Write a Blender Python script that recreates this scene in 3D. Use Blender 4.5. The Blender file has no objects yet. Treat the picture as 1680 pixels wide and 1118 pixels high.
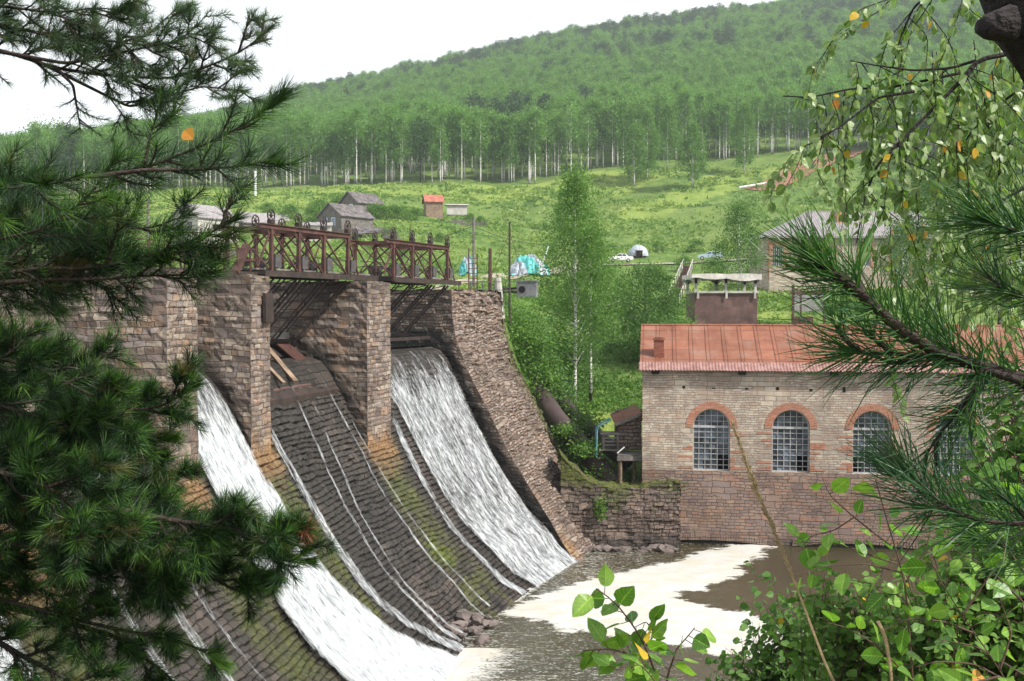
import bpy, bmesh, math, random
import numpy as np
from mathutils import Vector, Matrix
R = math.radians
sc = bpy.context.scene
C = sc.collection
# ------------------------------------------------------------------ camera, sky, sun, exposure
F_PX = 1700.0; PITCH = math.atan(54/F_PX); EYE = 12.8
cd = bpy.data.cameras.new("camera"); cam = bpy.data.objects.new("camera", cd); C.objects.link(cam)
cam.location = (0, 0, EYE); cam.rotation_euler = (R(90)-PITCH, 0, 0)
cd.sensor_width = 36; cd.lens = F_PX/1680*36; cd.clip_start = .05; cd.clip_end = 6000
sc.camera = cam
SUN = Vector((.63, -.39, .74)).normalized()
w = bpy.data.worlds.new("World"); sc.world = w; w.use_nodes = True
nt = w.node_tree; nt.nodes.clear()
sky = nt.nodes.new('ShaderNodeTexSky'); sky.sky_type = 'NISHITA'; sky.sun_disc = False
sky.sun_elevation = math.asin(SUN.z); sky.sun_rotation = math.atan2(SUN.x, SUN.y); sky.air_density = 1.2; sky.dust_density = 4
bg = nt.nodes.new('ShaderNodeBackground'); bg.inputs[1].default_value = .10
veil = nt.nodes.new('ShaderNodeBackground'); veil.inputs[0].default_value = (.93, .97, 1, 1); veil.inputs[1].default_value = 1.12
tc = nt.nodes.new('ShaderNodeTexCoord'); nz = nt.nodes.new('ShaderNodeTexNoise'); nz.inputs['Scale'].default_value = 2.2; nz.inputs['Detail'].default_value = 5
sp = nt.nodes.new('ShaderNodeSeparateXYZ'); mr = nt.nodes.new('ShaderNodeMapRange')
mr.inputs[1].default_value = .25; mr.inputs[2].default_value = 1.0; mr.inputs[3].default_value = 1.0; mr.inputs[4].default_value = .35
ad = nt.nodes.new('ShaderNodeMath'); ad.operation = 'MULTIPLY_ADD'; ad.inputs[1].default_value = .4; ad.use_clamp = True
mx = nt.nodes.new('ShaderNodeMixShader'); out = nt.nodes.new('ShaderNodeOutputWorld')
sb = nt.nodes.new('ShaderNodeMath'); sb.operation = 'SUBTRACT'; sb.inputs[1].default_value = .5
L = nt.links.new
L(tc.outputs['Generated'], nz.inputs['Vector']); L(tc.outputs['Generated'], sp.inputs[0]); L(sp.outputs['Z'], mr.inputs[0])
L(nz.outputs[0], sb.inputs[0]); L(sb.outputs[0], ad.inputs[0]); L(mr.outputs[0], ad.inputs[2])
L(ad.outputs[0], mx.inputs[0]); L(sky.outputs[0], bg.inputs[0]); L(bg.outputs[0], mx.inputs[1]); L(veil.outputs[0], mx.inputs[2]); L(mx.outputs[0], out.inputs[0])
sl = bpy.data.lights.new("sun", 'SUN'); sl.energy = 5.0; sl.angle = R(.6); sl.color = (1, .96, .88)
so = bpy.data.objects.new("sun", sl); C.objects.link(so); so.rotation_euler = SUN.to_track_quat('Z', 'Y').to_euler(); so.location = (20, -20, 60)
sc.view_settings.view_transform = 'Standard'; sc.view_settings.look = 'None'; sc.view_settings.exposure = .40; sc.view_settings.gamma = 1
sc.cycles.max_bounces = 6; sc.cycles.diffuse_bounces = 2; sc.cycles.glossy_bounces = 2; sc.cycles.transparent_max_bounces = 10
sc.cycles.transmission_bounces = 3; sc.cycles.volume_bounces = 0; sc.cycles.caustics_reflective = False; sc.cycles.caustics_refractive = False

# ------------------------------------------------------------------ helpers
rng = np.random.default_rng(7)
cp, spn = math.cos(PITCH), math.sin(PITCH)
def ray(x, y):
    a = (x-840)/F_PX; b = (559-y)/F_PX
    return np.array([a, cp+b*spn, -spn+b*cp])
def at(x, y, Y):                                   # point at photo pixel, Y metres ahead of the camera
    r = ray(x, y); return r*(Y/r[1])+np.array([0, 0, EYE])
def tag(o, label=None, cat=None, group=None, kind=None):
    if label: o['label'] = label
    if cat: o['category'] = cat
    if group: o['group'] = group
    if kind: o['kind'] = kind
    return o
def empty(name, loc=(0, 0, 0), rz=0, label=None, cat=None, group=None):
    o = bpy.data.objects.new(name, None); C.objects.link(o); o.location = loc; o.rotation_euler = (0, 0, rz); o.empty_display_size = .3
    return tag(o, label, cat, group)
def link(name, me, mat, parent=None):
    me.name = name
    if mat is not None:
        for m in (mat if isinstance(mat, (list, tuple)) else [mat]): me.materials.append(m)
    o = bpy.data.objects.new(name, me); C.objects.link(o)
    if parent is not None: o.parent = parent
    return o
def mk(name, V, F, mat, parent=None, uv=None, attr=None, smooth=False, box=True):
    """V (n,3); F: one int array (m,k) or list of them / list of lists."""
    me = bpy.data.meshes.new(name); V = np.asarray(V, np.float32)
    if isinstance(F, np.ndarray): F = [F]
    if len(F) and not isinstance(F[0], np.ndarray):
        d = {}
        for f in F: d.setdefault(len(f), []).append(f)
        F = [np.array(v) for v in d.values()]
    F = [f for f in F if len(f)]
    lt = np.concatenate([np.full(len(f), f.shape[1]) for f in F]).astype(np.int32)
    lv = np.concatenate([f.ravel() for f in F]).astype(np.int32)
    ls = np.concatenate([[0], np.cumsum(lt)[:-1]]).astype(np.int32)
    me.vertices.add(len(V)); me.vertices.foreach_set('co', V.ravel())
    me.loops.add(len(lv)); me.loops.foreach_set('vertex_index', lv)
    me.polygons.add(len(lt)); me.polygons.foreach_set('loop_start', ls); me.polygons.foreach_set('loop_total', lt)
    me.polygons.foreach_set('use_smooth', np.full(len(lt), bool(smooth)))
    me.update(calc_edges=True)
    if uv is not None:
        l = me.uv_layers.new(name='UVMap'); l.data.foreach_set('uv', np.asarray(uv, np.float32)[lv].ravel())
    elif box:
        n = np.empty(len(lt)*3, np.float32); me.polygons.foreach_get('normal', n); n = np.abs(n.reshape(-1, 3))
        ax = np.argmax(n*[1, 1, 1.02], 1); ax = np.repeat(ax, lt); P = V[lv]
        u = np.where(ax == 0, P[:, 1], P[:, 0]); v = np.where(ax == 2, P[:, 1], P[:, 2])
        l = me.uv_layers.new(name='UVMap'); l.data.foreach_set('uv', np.stack([u, v], 1).astype(np.float32).ravel())
    for k, a in (attr or {}).items():
        t = me.attributes.new(k, 'FLOAT', 'POINT'); t.data.foreach_set('value', np.asarray(a, np.float32))
    return link(name, me, mat, parent)
class MB:
    def __init__(s): s.V = []; s.F = []; s.n = 0
    def add(s, V, F):
        V = np.asarray(V, float)
        s.V.append(V)
        if isinstance(F, np.ndarray): F = F.tolist()
        s.F += [[i+s.n for i in f] for f in F]; s.n += len(V); return s
    def box(s, a, b, M=None, taper=0):
        x0, y0, z0 = a; x1, y1, z1 = b
        V = np.array([[x0, y0, z0], [x1, y0, z0], [x1, y1, z0], [x0, y1, z0], [x0, y0, z1], [x1, y0, z1], [x1, y1, z1], [x0, y1, z1]], float)
        if M is not None: V = np.array([M @ Vector(v) for v in V])
        return s.add(V, [[0, 3, 2, 1], [4, 5, 6, 7], [0, 1, 5, 4], [1, 2, 6, 5], [2, 3, 7, 6], [3, 0, 4, 7]])
    def bar(s, p, q, w, h=None, up=(0, 0, 1)):
        h = h or w; p = Vector(p); q = Vector(q); d = (q-p); l = d.length
        if l < 1e-6: return s
        d.normalize(); up = Vector(up)
        if abs(d.dot(up)) > .97: up = Vector((1, 0, 0))
        x = d.cross(up).normalized(); y = x.cross(d).normalized(); V = []
        for t in (p, q):
            for a, b in ((-1, -1), (1, -1), (1, 1), (-1, 1)): V.append(t+x*(a*w/2)+y*(b*h/2))
        return s.add([tuple(v) for v in V], [[3, 2, 1, 0], [4, 5, 6, 7], [0, 1, 5, 4], [1, 2, 6, 5], [2, 3, 7, 6], [3, 0, 4, 7]])
    def tube(s, pts, rad, n=6, cap=True):
        V, Fq = tube(pts, rad, n); F = Fq.tolist()
        if cap: F += [list(range(n))[::-1], [len(V)-n+i for i in range(n)]]
        return s.add(V, F)
    def ring(s, c, ax, r, w, n=20, m=6):              # torus
        ax = Vector(ax).normalized(); u = ax.orthogonal().normalized(); v = ax.cross(u); V = []
        for i in range(n):
            a = 2*math.pi*i/n; d = u*math.cos(a)+v*math.sin(a)
            for j in range(m):
                b = 2*math.pi*j/m; V.append(tuple(Vector(c)+d*(r+w*math.cos(b))+ax*(w*math.sin(b))))
        return s.add(V, [[i*m+j, ((i+1) % n)*m+j, ((i+1) % n)*m+(j+1) % m, i*m+(j+1) % m] for i in range(n) for j in range(m)])
    def disc(s, c, ax, r, th, n=16):
        ax = Vector(ax).normalized(); return s.tube([Vector(c)-ax*th/2, Vector(c)+ax*th/2], [r, r], n)
    def build(s, name, mat, parent=None, smooth=False, **k): return mk(name, np.concatenate(s.V), s.F, mat, parent, smooth=smooth, **k)
def tube(pts, rad, n=6):
    P = np.array([tuple(p) for p in pts], float); rad = np.broadcast_to(np.asarray(rad, float), (len(P),))
    T = np.gradient(P, axis=0); T /= np.linalg.norm(T, axis=1)[:, None]+1e-9
    up = np.array([0, 0, 1.]) if abs(T[0, 2]) < .9 else np.array([1., 0, 0])
    A = np.cross(T, up); A /= np.linalg.norm(A, axis=1)[:, None]+1e-9; B = np.cross(T, A)
    a = np.linspace(0, 2*math.pi, n, endpoint=False)
    V = P[:, None]+rad[:, None, None]*(A[:, None]*np.cos(a)[None, :, None]+B[:, None]*np.sin(a)[None, :, None])
    m = len(P); i, j = np.meshgrid(np.arange(m-1), np.arange(n), indexing='ij'); jn = (j+1) % n
    return V.reshape(-1, 3), np.stack([i*n+j, i*n+jn, (i+1)*n+jn, (i+1)*n+j], -1).reshape(-1, 4)
def grid_faces(m, n):
    i, j = np.meshgrid(np.arange(m-1), np.arange(n-1), indexing='ij')
    return np.stack([i*n+j, i*n+j+1, (i+1)*n+j+1, (i+1)*n+j], -1).reshape(-1, 4)
def hsh(a, b, k=0):
    v = np.sin(a*127.1+b*311.7+k*74.7)*43758.5453; return v-np.floor(v)
def vnoise(x, y, k=0):
    x = np.asarray(x, float); y = np.asarray(y, float); xi = np.floor(x); yi = np.floor(y); xf = x-xi; yf = y-yi
    u = xf*xf*(3-2*xf); v = yf*yf*(3-2*yf)
    return (hsh(xi, yi, k)*(1-u)+hsh(xi+1, yi, k)*u)*(1-v)+(hsh(xi, yi+1, k)*(1-u)+hsh(xi+1, yi+1, k)*u)*v
def fbm(x, y, k=0, o=4):
    r = 0; a = .5
    for i in range(o): r = r+a*vnoise(x*2**i, y*2**i, k+i); a *= .5
    return r/(1-.5**o)
def spline(pts, n):
    P = np.array([tuple(p) for p in pts], float); d = np.r_[0, np.cumsum(np.linalg.norm(np.diff(P, axis=0), axis=1))]
    t = np.linspace(0, d[-1], n); Q = np.stack([np.interp(t, d, P[:, k]) for k in range(3)], 1)
    k = max(1, n//(len(P)*3))
    for _ in range(k): Q[1:-1] = (Q[:-2]+2*Q[1:-1]+Q[2:])/4
    return Q
def copytree(o, loc, rz, s, label=None):
    r = o.copy(); C.objects.link(r); r.location = loc; r.rotation_euler = (0, 0, rz); r.scale = (s, s, s)
    if label: r['label'] = label
    for ch in list(o.children):
        c = ch.copy(); C.objects.link(c); c.parent = r
        for g in ch.children:
            d = g.copy(); C.objects.link(d); d.parent = c
    return r

# ------------------------------------------------------------------ materials
class NT:
    def __init__(s, name):
        s.m = bpy.data.materials.new(name); s.m.use_nodes = True; s.t = s.m.node_tree; s.p = s.t.nodes['Principled BSDF']; s.o = s.t.nodes['Material Output']
        s.tc = s.n('ShaderNodeTexCoord')
    def n(s, ty, **k):
        x = s.t.nodes.new(ty)
        for a, b in k.items(): setattr(x, a, b)
        return x
    def l(s, a, b): s.t.links.new(a, b)
    def inp(s, n, k, v):
        if hasattr(v, 'is_linked') or hasattr(v, 'links'): s.l(v, n.inputs[k])
        else: n.inputs[k].default_value = v
    def mapv(s, src, scale): x = s.n('ShaderNodeMapping'); s.l(src, x.inputs[0]); x.inputs['Scale'].default_value = scale; return x.outputs[0]
    def noise(s, v, sc, det=4, rough=.55, dist=0):
        x = s.n('ShaderNodeTexNoise'); s.l(v, x.inputs['Vector']); x.inputs['Scale'].default_value = sc; x.inputs['Detail'].default_value = det
        x.inputs['Roughness'].default_value = rough; x.inputs['Distortion'].default_value = dist; return x.outputs[0]
    def ramp(s, f, st, interp='LINEAR'):
        x = s.n('ShaderNodeValToRGB'); x.color_ramp.interpolation = interp; e = x.color_ramp.elements
        while len(e) < len(st): e.new(.5)
        for i, (p, c) in enumerate(st): e[i].position = p; e[i].color = (*c, 1) if isinstance(c, (tuple, list)) else (c, c, c, 1)
        s.l(f, x.inputs[0]); return x.outputs[0]
    def mix(s, f, a, b, mode='MIX'):
        x = s.n('ShaderNodeMix', data_type='RGBA', blend_type=mode); s.inp(x, 0, f)
        for k, v in ((6, a), (7, b)): s.inp(x, k, (*v, 1) if isinstance(v, (tuple, list)) and len(v) == 3 else v)
        return x.outputs[2]
    def math(s, op, a, b=0., clamp=False):
        x = s.n('ShaderNodeMath', operation=op, use_clamp=clamp); s.inp(x, 0, a); s.inp(x, 1, b); return x.outputs[0]
    def attr(s, name): x = s.n('ShaderNodeAttribute', attribute_name=name); return x.outputs['Fac']
    def bump(s, h, st, dist=.05):
        x = s.n('ShaderNodeBump'); x.inputs['Strength'].default_value = st; x.inputs['Distance'].default_value = dist; s.l(h, x.inputs['Height'])
        s.l(x.outputs[0], s.p.inputs['Normal']); return x
    def done(s, col=None, rough=None, spec=None, metal=None):
        if col is not None: s.inp(s.p, 'Base Color', (*col, 1) if isinstance(col, (tuple, list)) and len(col) == 3 else col)
        if rough is not None: s.inp(s.p, 'Roughness', rough)
        if spec is not None: s.p.inputs['Specular IOR Level'].default_value = spec
        if metal is not None: s.p.inputs['Metallic'].default_value = metal
        return s.m
def plain(name, c, rough=.7, var=.25, sc=3, spec=.3, metal=0, c2=None, bump=.2):
    t = NT(name); v = t.tc.outputs['Object']; f = t.noise(v, sc, 6, .6)
    lo = c2 or tuple(x*(1-var) for x in c); hi = tuple(min(1, x*(1+var*.6)) for x in c)
    col = t.ramp(f, [(.35, lo), (.65, hi)])
    if bump: t.bump(t.noise(v, sc*6, 4), bump, .02)
    return t.done(col, rough, spec, metal)
def stone(name, pal, bw, bh, mortar=(.05, .042, .036), msize=.018, warp=.05, bumpd=.05, stain=(.04, .035, .03), stainamt=.5, rough=.85, dirt_sc=.35):
    t = NT(name); uv = t.tc.outputs['UV']
    nz = t.n('ShaderNodeTexNoise'); t.l(uv, nz.inputs['Vector']); nz.inputs['Scale'].default_value = 1.3; nz.inputs['Detail'].default_value = 4
    s1 = t.n('ShaderNodeVectorMath', operation='SUBTRACT'); t.l(nz.outputs['Color'], s1.inputs[0]); s1.inputs[1].default_value = (.5, .5, .5)
    s2 = t.n('ShaderNodeVectorMath', operation='SCALE'); t.l(s1.outputs[0], s2.inputs[0]); s2.inputs['Scale'].default_value = warp*4
    s3 = t.n('ShaderNodeVectorMath', operation='ADD'); t.l(uv, s3.inputs[0]); t.l(s2.outputs[0], s3.inputs[1]); wv = s3.outputs[0]
    def brick(bw, bh, off=.5, sq=.6, sf=3):
        b = t.n('ShaderNodeTexBrick', offset=off, squash=sq, squash_frequency=sf); t.l(wv, b.inputs['Vector'])
        b.inputs['Color1'].default_value = (0, 0, 0, 1); b.inputs['Color2'].default_value = (1, 1, 1, 1); b.inputs['Mortar'].default_value = (.5, .5, .5, 1)
        b.inputs['Scale'].default_value = 1; b.inputs['Mortar Size'].default_value = msize; b.inputs['Mortar Smooth'].default_value = .6
        b.inputs['Brick Width'].default_value = bw; b.inputs['Row Height'].default_value = bh; return b
    b = brick(bw, bh); b2 = brick(bw*1.9, bh*2, .37, .7, 2)
    sel = t.ramp(t.noise(uv, .5, 2), [(.50, 0.), (.56, 1.)])
    bc = t.mix(sel, b.outputs['Color'], b2.outputs['Color']); bf = t.math('ADD', t.math('MULTIPLY', b.outputs['Fac'], t.math('SUBTRACT', 1., sel)), t.math('MULTIPLY', b2.outputs['Fac'], sel))
    n = len(pal); col = t.ramp(bc, [(i/n, c) for i, c in enumerate(pal)], 'CONSTANT')
    fine = t.noise(uv, 14, 5, .7)
    col = t.mix(t.ramp(fine, [(.3, .0), (.75, .5)]), col, tuple(min(1, x*1.5) for x in pal[0]), 'MIX')
    big = t.noise(uv, dirt_sc, 6, .65)
    col = t.mix(t.math('MULTIPLY', t.ramp(big, [(.42, 0.), (.62, 1.)]), stainamt), col, stain)
    stre = t.noise(t.mapv(uv, (3, .35, 1)), 1.2, 5, .6)
    col = t.mix(t.math('MULTIPLY', t.ramp(stre, [(.5, 0.), (.7, 1.)]), stainamt*.7), col, tuple(x*1.2 for x in stain))
    col = t.mix(t.math('MULTIPLY', bf, .85), col, mortar)
    col = t.mix(t.attr('moss'), col, t.ramp(t.noise(uv, 5, 5), [(.35, (.035, .05, .012)), (.6, (.10, .115, .02))]))
    col = t.mix(t.attr('ochre'), col, t.ramp(t.noise(t.mapv(uv, (6, 1, 1)), 2, 5), [(.35, (.12, .055, .02)), (.55, (.30, .17, .07)), (.75, (.42, .32, .2))]))
    col = t.mix(t.attr('wet'), col, t.ramp(t.noise(uv, 3, 5), [(.3, (.012, .011, .01)), (.7, (.04, .037, .034))]))  # mask also carries the shade painted below the bridge deck
    h = t.math('ADD', t.math('MULTIPLY', bf, -1.), t.math('ADD', t.math('MULTIPLY', fine, .5), t.math('MULTIPLY', bc, .5)))
    t.bump(h, 1., bumpd)
    return t.done(col, t.mix(t.attr('wet'), (rough,)*3, (.55, .55, .55)), .25)
PIER = [(.17, .13, .11), (.24, .18, .145), (.32, .265, .215), (.12, .095, .085), (.38, .315, .25), (.20, .14, .11), (.26, .22, .205), (.33, .22, .15), (.19, .155, .145)]
M = {}
M['pier'] = stone('pier_stone', PIER, .42, .19, mortar=(.07, .058, .05), msize=.016, stain=(.06, .045, .042), stainamt=.45)
M['rubble'] = stone('rubble_stone', [(.19, .14, .115), (.25, .19, .155), (.15, .105, .085), (.33, .27, .22), (.22, .145, .105), (.28, .235, .21), (.13, .10, .088)], .42, .16, mortar=(.06, .045, .038), msize=.03, warp=.11, bumpd=.09, stainamt=.35)
M['dampwall'] = stone('damp_wall_stone', [(.15, .11, .095), (.2, .15, .125), (.12, .09, .08), (.26, .19, .15), (.17, .12, .10)], .5, .2, mortar=(.025, .022, .02), msize=.025, warp=.08, bumpd=.08, stain=(.03, .027, .025), stainamt=.6)
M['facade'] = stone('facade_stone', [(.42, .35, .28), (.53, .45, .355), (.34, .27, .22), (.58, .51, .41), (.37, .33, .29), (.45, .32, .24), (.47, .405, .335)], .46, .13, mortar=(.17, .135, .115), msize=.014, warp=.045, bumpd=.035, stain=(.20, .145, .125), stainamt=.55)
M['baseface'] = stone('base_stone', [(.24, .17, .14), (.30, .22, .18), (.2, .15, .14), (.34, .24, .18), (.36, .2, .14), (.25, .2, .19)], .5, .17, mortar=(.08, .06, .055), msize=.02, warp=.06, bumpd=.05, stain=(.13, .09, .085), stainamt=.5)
M['spill'] = stone('spillway_stone', [(.055, .045, .04), (.085, .068, .058), (.045, .038, .035), (.115, .092, .08), (.068, .055, .048)], .46, .23, mortar=(.018, .015, .014), msize=.02, warp=.02, bumpd=.07, stain=(.022, .021, .02), stainamt=.5, rough=.6)
M['darkbrick'] = stone('dark_red_brick', [(.24, .075, .045), (.19, .06, .04), (.3, .1, .06)], .25, .075, mortar=(.16, .11, .09), msize=.01, warp=.01, bumpd=.01, stain=(.1, .05, .04), stainamt=.3)
M['brick'] = stone('red_brick', [(.42, .19, .12), (.36, .15, .09), (.48, .24, .16)], .25, .075, mortar=(.3, .22, .18), msize=.01, warp=.01, bumpd=.01, stain=(.3, .15, .12), stainamt=.3)
def rust(name, a, b, c, sc=2.5, lines=None, rough=.6):
    t = NT(name); v = t.tc.outputs['Object']; f = t.noise(v, sc, 8, .65)
    col = t.ramp(f, [(.3, a), (.5, b), (.72, c)])
    if lines:
        uv = t.tc.outputs['UV']; bk = t.n('ShaderNodeTexBrick', offset=0.0, squash=1); t.l(uv, bk.inputs['Vector'])
        bk.inputs['Color1'].default_value = (.84, .84, .84, 1); bk.inputs['Color2'].default_value = (1.1, 1.1, 1.1, 1); bk.inputs['Mortar'].default_value = (.55, .5, .5, 1)
        bk.inputs['Scale'].default_value = 1; bk.inputs['Brick Width'].default_value = lines[0]; bk.inputs['Row Height'].default_value = lines[1]; bk.inputs['Mortar Size'].default_value = .022
        col = t.mix(1., col, bk.outputs['Color'], 'MULTIPLY'); t.bump(bk.outputs['Fac'], .8, .04)
        st = t.ramp(t.noise(t.mapv(uv, (5, .5, 1)), 2, 6, .7), [(.6, 0.), (.72, 1.)])
        col = t.mix(t.math('MULTIPLY', st, .35), col, (.6, .5, .45))
    else: t.bump(t.noise(v, 25, 4), .4, .02)
    return t.done(col, rough, .35)
M['roof'] = rust('rusty_roof_sheet', (.16, .06, .035), (.24, .09, .05), (.25, .15, .11), .8, (.92, 1.15))
M['eave'] = rust('corrugated_rust', (.16, .08, .07), (.27, .14, .12), (.36, .24, .22), 3)
M['rust'] = rust('rusty_steel', (.035, .018, .016), (.075, .034, .029), (.13, .058, .046), 3)
M['boxgrey'] = plain('dull_grey_paint', (.075, .07, .072), .7, .4, 4)
M['cabinet'] = plain('grey_cabinet_paint', (.17, .175, .18), .7, .3, 2)
M['darksteel'] = rust('dark_steel', (.018, .015, .014), (.04, .028, .025), (.075, .045, .035), 3)
M['tank'] = rust('rusty_tank', (.06, .035, .035), (.11, .06, .055), (.16, .085, .07), 1.2)
M['pipe'] = rust('penstock_steel', (.03, .02, .022), (.055, .036, .036), (.08, .05, .045), 1.5)
M['slate'] = rust('asbestos_sheet', (.18, .16, .165), (.26, .24, .245), (.34, .32, .32), 2, rough=.85)
M['concrete'] = plain('concrete', (.42, .40, .37), .9, .35, 1.5)
M['paleconc'] = plain('pale_concrete', (.62, .58, .55), .9, .3, 1.5)
M['wood'] = plain('grey_weathered_wood', (.17, .15, .14), .85, .45, 2.2)
M['brownwood'] = plain('brown_wood', (.24, .17, .12), .85, .4, 3)
M['white'] = plain('white_paint', (.75, .75, .74), .6, .12, 2)
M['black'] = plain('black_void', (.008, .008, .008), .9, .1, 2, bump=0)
M['grating'] = plain('weathered_grey_frame', (.42, .42, .43), .6, .25, 4)
M['tarp'] = plain('teal_tarp', (.12, .42, .40), .5, .4, 2, c2=(.05, .3, .3))
M['foil'] = plain('pale_tarpaulin', (.36, .40, .46), .45, .4, 4)
M['turq'] = plain('turquoise_paint', (.12, .30, .36), .5, .3, 3)
M['dirt'] = plain('dirt_track', (.34, .29, .23), .95, .3, .8)
M['clay'] = plain('red_clay', (.26, .13, .085), .95, .35, .5)
M['rock'] = plain('rock', (.16, .13, .12), .9, .45, 1.5, bump=.8)
def glass(name, c=(.05, .06, .075)):
    t = NT(name); n = t.noise(t.tc.outputs['Object'], 1.8, 4); col = t.ramp(n, [(.35, c), (.65, tuple(x*3 for x in c))])
    bk = t.n('ShaderNodeTexBrick', offset=0.0, squash=1.0); t.l(t.tc.outputs['UV'], bk.inputs['Vector']); bk.inputs['Scale'].default_value = 1; bk.inputs['Brick Width'].default_value = .3283; bk.inputs['Row Height'].default_value = .2975; bk.inputs['Mortar Size'].default_value = 0; bk.inputs['Color1'].default_value = (.25, .25, .25, 1); bk.inputs['Color2'].default_value = (1.5, 1.5, 1.5, 1); col = t.mix(1., col, bk.outputs['Color'], 'MULTIPLY')
    t.bump(t.noise(t.tc.outputs['Object'], 3, 2), .15, .05)
    return t.done(col, .22, .5)
M['glass'] = glass('dusty_glass'); M['carglass'] = glass('car_glass', (.03, .04, .05))
def leafmat(name, c0, c1, c2, tr=.3, rough=.55, spec=.25, mott=0):
    t = NT(name); f = t.attr('v'); col = t.ramp(f, [(0., c0), (.5, c1), (1., c2)])
    if mott:
        mx_ = t.attr('mx'); my_ = t.attr('my'); vn = t.math('SINE', t.math('MULTIPLY', t.math('SUBTRACT', mx_, t.math('MULTIPLY', my_, .25)), 42.)); vn = t.ramp(vn, [(.80, 0.), (1., .35)]); vn = t.mix(1., vn, t.ramp(my_, [(.04, .55), (.10, 0.)]), 'ADD'); col = t.mix(vn, col, tuple(min(1, x*1.7) for x in c2))
        col = t.mix(t.ramp(t.noise(t.tc.outputs['Object'], mott, 5, .6), [(.35, .0), (.7, .55)]), col, tuple(x*.45 for x in c1)); t.bump(t.noise(t.tc.outputs['Object'], mott*1.5, 3), .3, .002)
    if 'needle' in name and mott == 0: col = t.mix(t.ramp(t.noise(t.tc.outputs['Object'], 9, 3), [(.60, 0.), (.68, .55)]), col, (.14, .10, .03))
    nt_ = t.t; t.inp(t.p, 'Base Color', col); t.p.inputs['Roughness'].default_value = rough; t.p.inputs['Specular IOR Level'].default_value = spec
    tl = t.n('ShaderNodeBsdfTranslucent'); br = t.mix(1., col, (1.25, 1.45, .7), 'MULTIPLY'); t.l(br, tl.inputs[0])
    ms = t.n('ShaderNodeMixShader'); ms.inputs[0].default_value = tr; t.l(t.p.outputs[0], ms.inputs[1]); t.l(tl.outputs[0], ms.inputs[2]); t.l(ms.outputs[0], t.o.inputs[0])
    return t.m
M['birchleaf'] = leafmat('birch_leaves', (.055, .125, .03), (.09, .18, .04), (.13, .23, .06), .35)
M['forestleaf'] = leafmat('forest_leaves', (.075, .15, .04), (.13, .25, .055), (.19, .33, .085), .42)
M['airyleaf'] = leafmat('light_birch_leaves', (.07, .15, .035), (.12, .23, .05), (.18, .30, .08), .4)
M['darkleaf'] = leafmat('dark_leaves', (.03, .075, .024), (.048, .11, .033), (.07, .145, .042), .28)
M['conifer'] = leafmat('conifer_needles', (.022, .055, .025), (.035, .08, .032), (.05, .11, .04), .18)
M['bushleaf'] = leafmat('shrub_leaves', (.05, .12, .02), (.10, .20, .035), (.16, .28, .06), .35)
M['nearleaf'] = leafmat('near_leaves', (.07, .18, .025), (.15, .31, .04), (.26, .42, .07), .42, .4, .5, 40)
M['palegreen'] = leafmat('near_birch_leaves', (.08, .16, .035), (.15, .25, .06), (.30, .36, .18), .35, .42, .5, 50)
M['yellowleaf'] = leafmat('yellow_leaves', (.50, .33, .03), (.6, .42, .04), (.45, .17, .04), .3, mott=45)
M['needle'] = leafmat('pine_needles', (.008, .024, .009), (.015, .046, .013), (.10, .21, .03), .2, .45, .3)  # inner tones darkened to hold the shade within the boughs
M['needler'] = leafmat('near_pine_needles', (.012, .045, .018), (.028, .085, .025), (.08, .18, .035), .18, .45, .3)
M['needle_skylit'] = leafmat('skylit_pine_needles', (.03, .06, .035), (.055, .10, .05), (.10, .17, .06), .3, .45, .3)  # paler needles, rim light from the sky put into the colour
M['redneedle'] = leafmat('dead_needles', (.16, .05, .03), (.25, .08, .05), (.3, .14, .08), .1)
M['weed'] = leafmat('meadow_weeds', (.09, .17, .04), (.16, .26, .055), (.27, .34, .09), .3)
M['bark'] = plain('pine_bark', (.045, .032, .028), .9, .5, 12, bump=.6)
M['darkbark'] = plain('dark_bark', (.028, .022, .022), .9, .5, 14, bump=1)
M['twig'] = plain('brown_twig', (.10, .06, .045), .8, .4, 10)
M['straw'] = plain('dry_grass', (.34, .25, .14), .8, .35, 20)
def birchbark():
    t = NT('birch_bark'); v = t.tc.outputs['Object']; n = t.noise(t.mapv(v, (1, 1, 5)), 1.6, 5, .6)
    sp_ = t.n('ShaderNodeSeparateXYZ'); t.l(v, sp_.inputs[0])
    base = t.math('SUBTRACT', 1., t.math('DIVIDE', sp_.outputs[2], 2.2), True)
    m = t.math('ADD', t.ramp(n, [(.52, 0.), (.6, 1.)]), t.math('MULTIPLY', base, t.ramp(t.noise(v, 3, 3), [(.35, 0.), (.5, 1.)])), True)
    return t.done(t.mix(m, (.66, .64, .60), (.05, .042, .038)), .75, .3)
M['birchbark'] = birchbark()

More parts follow.
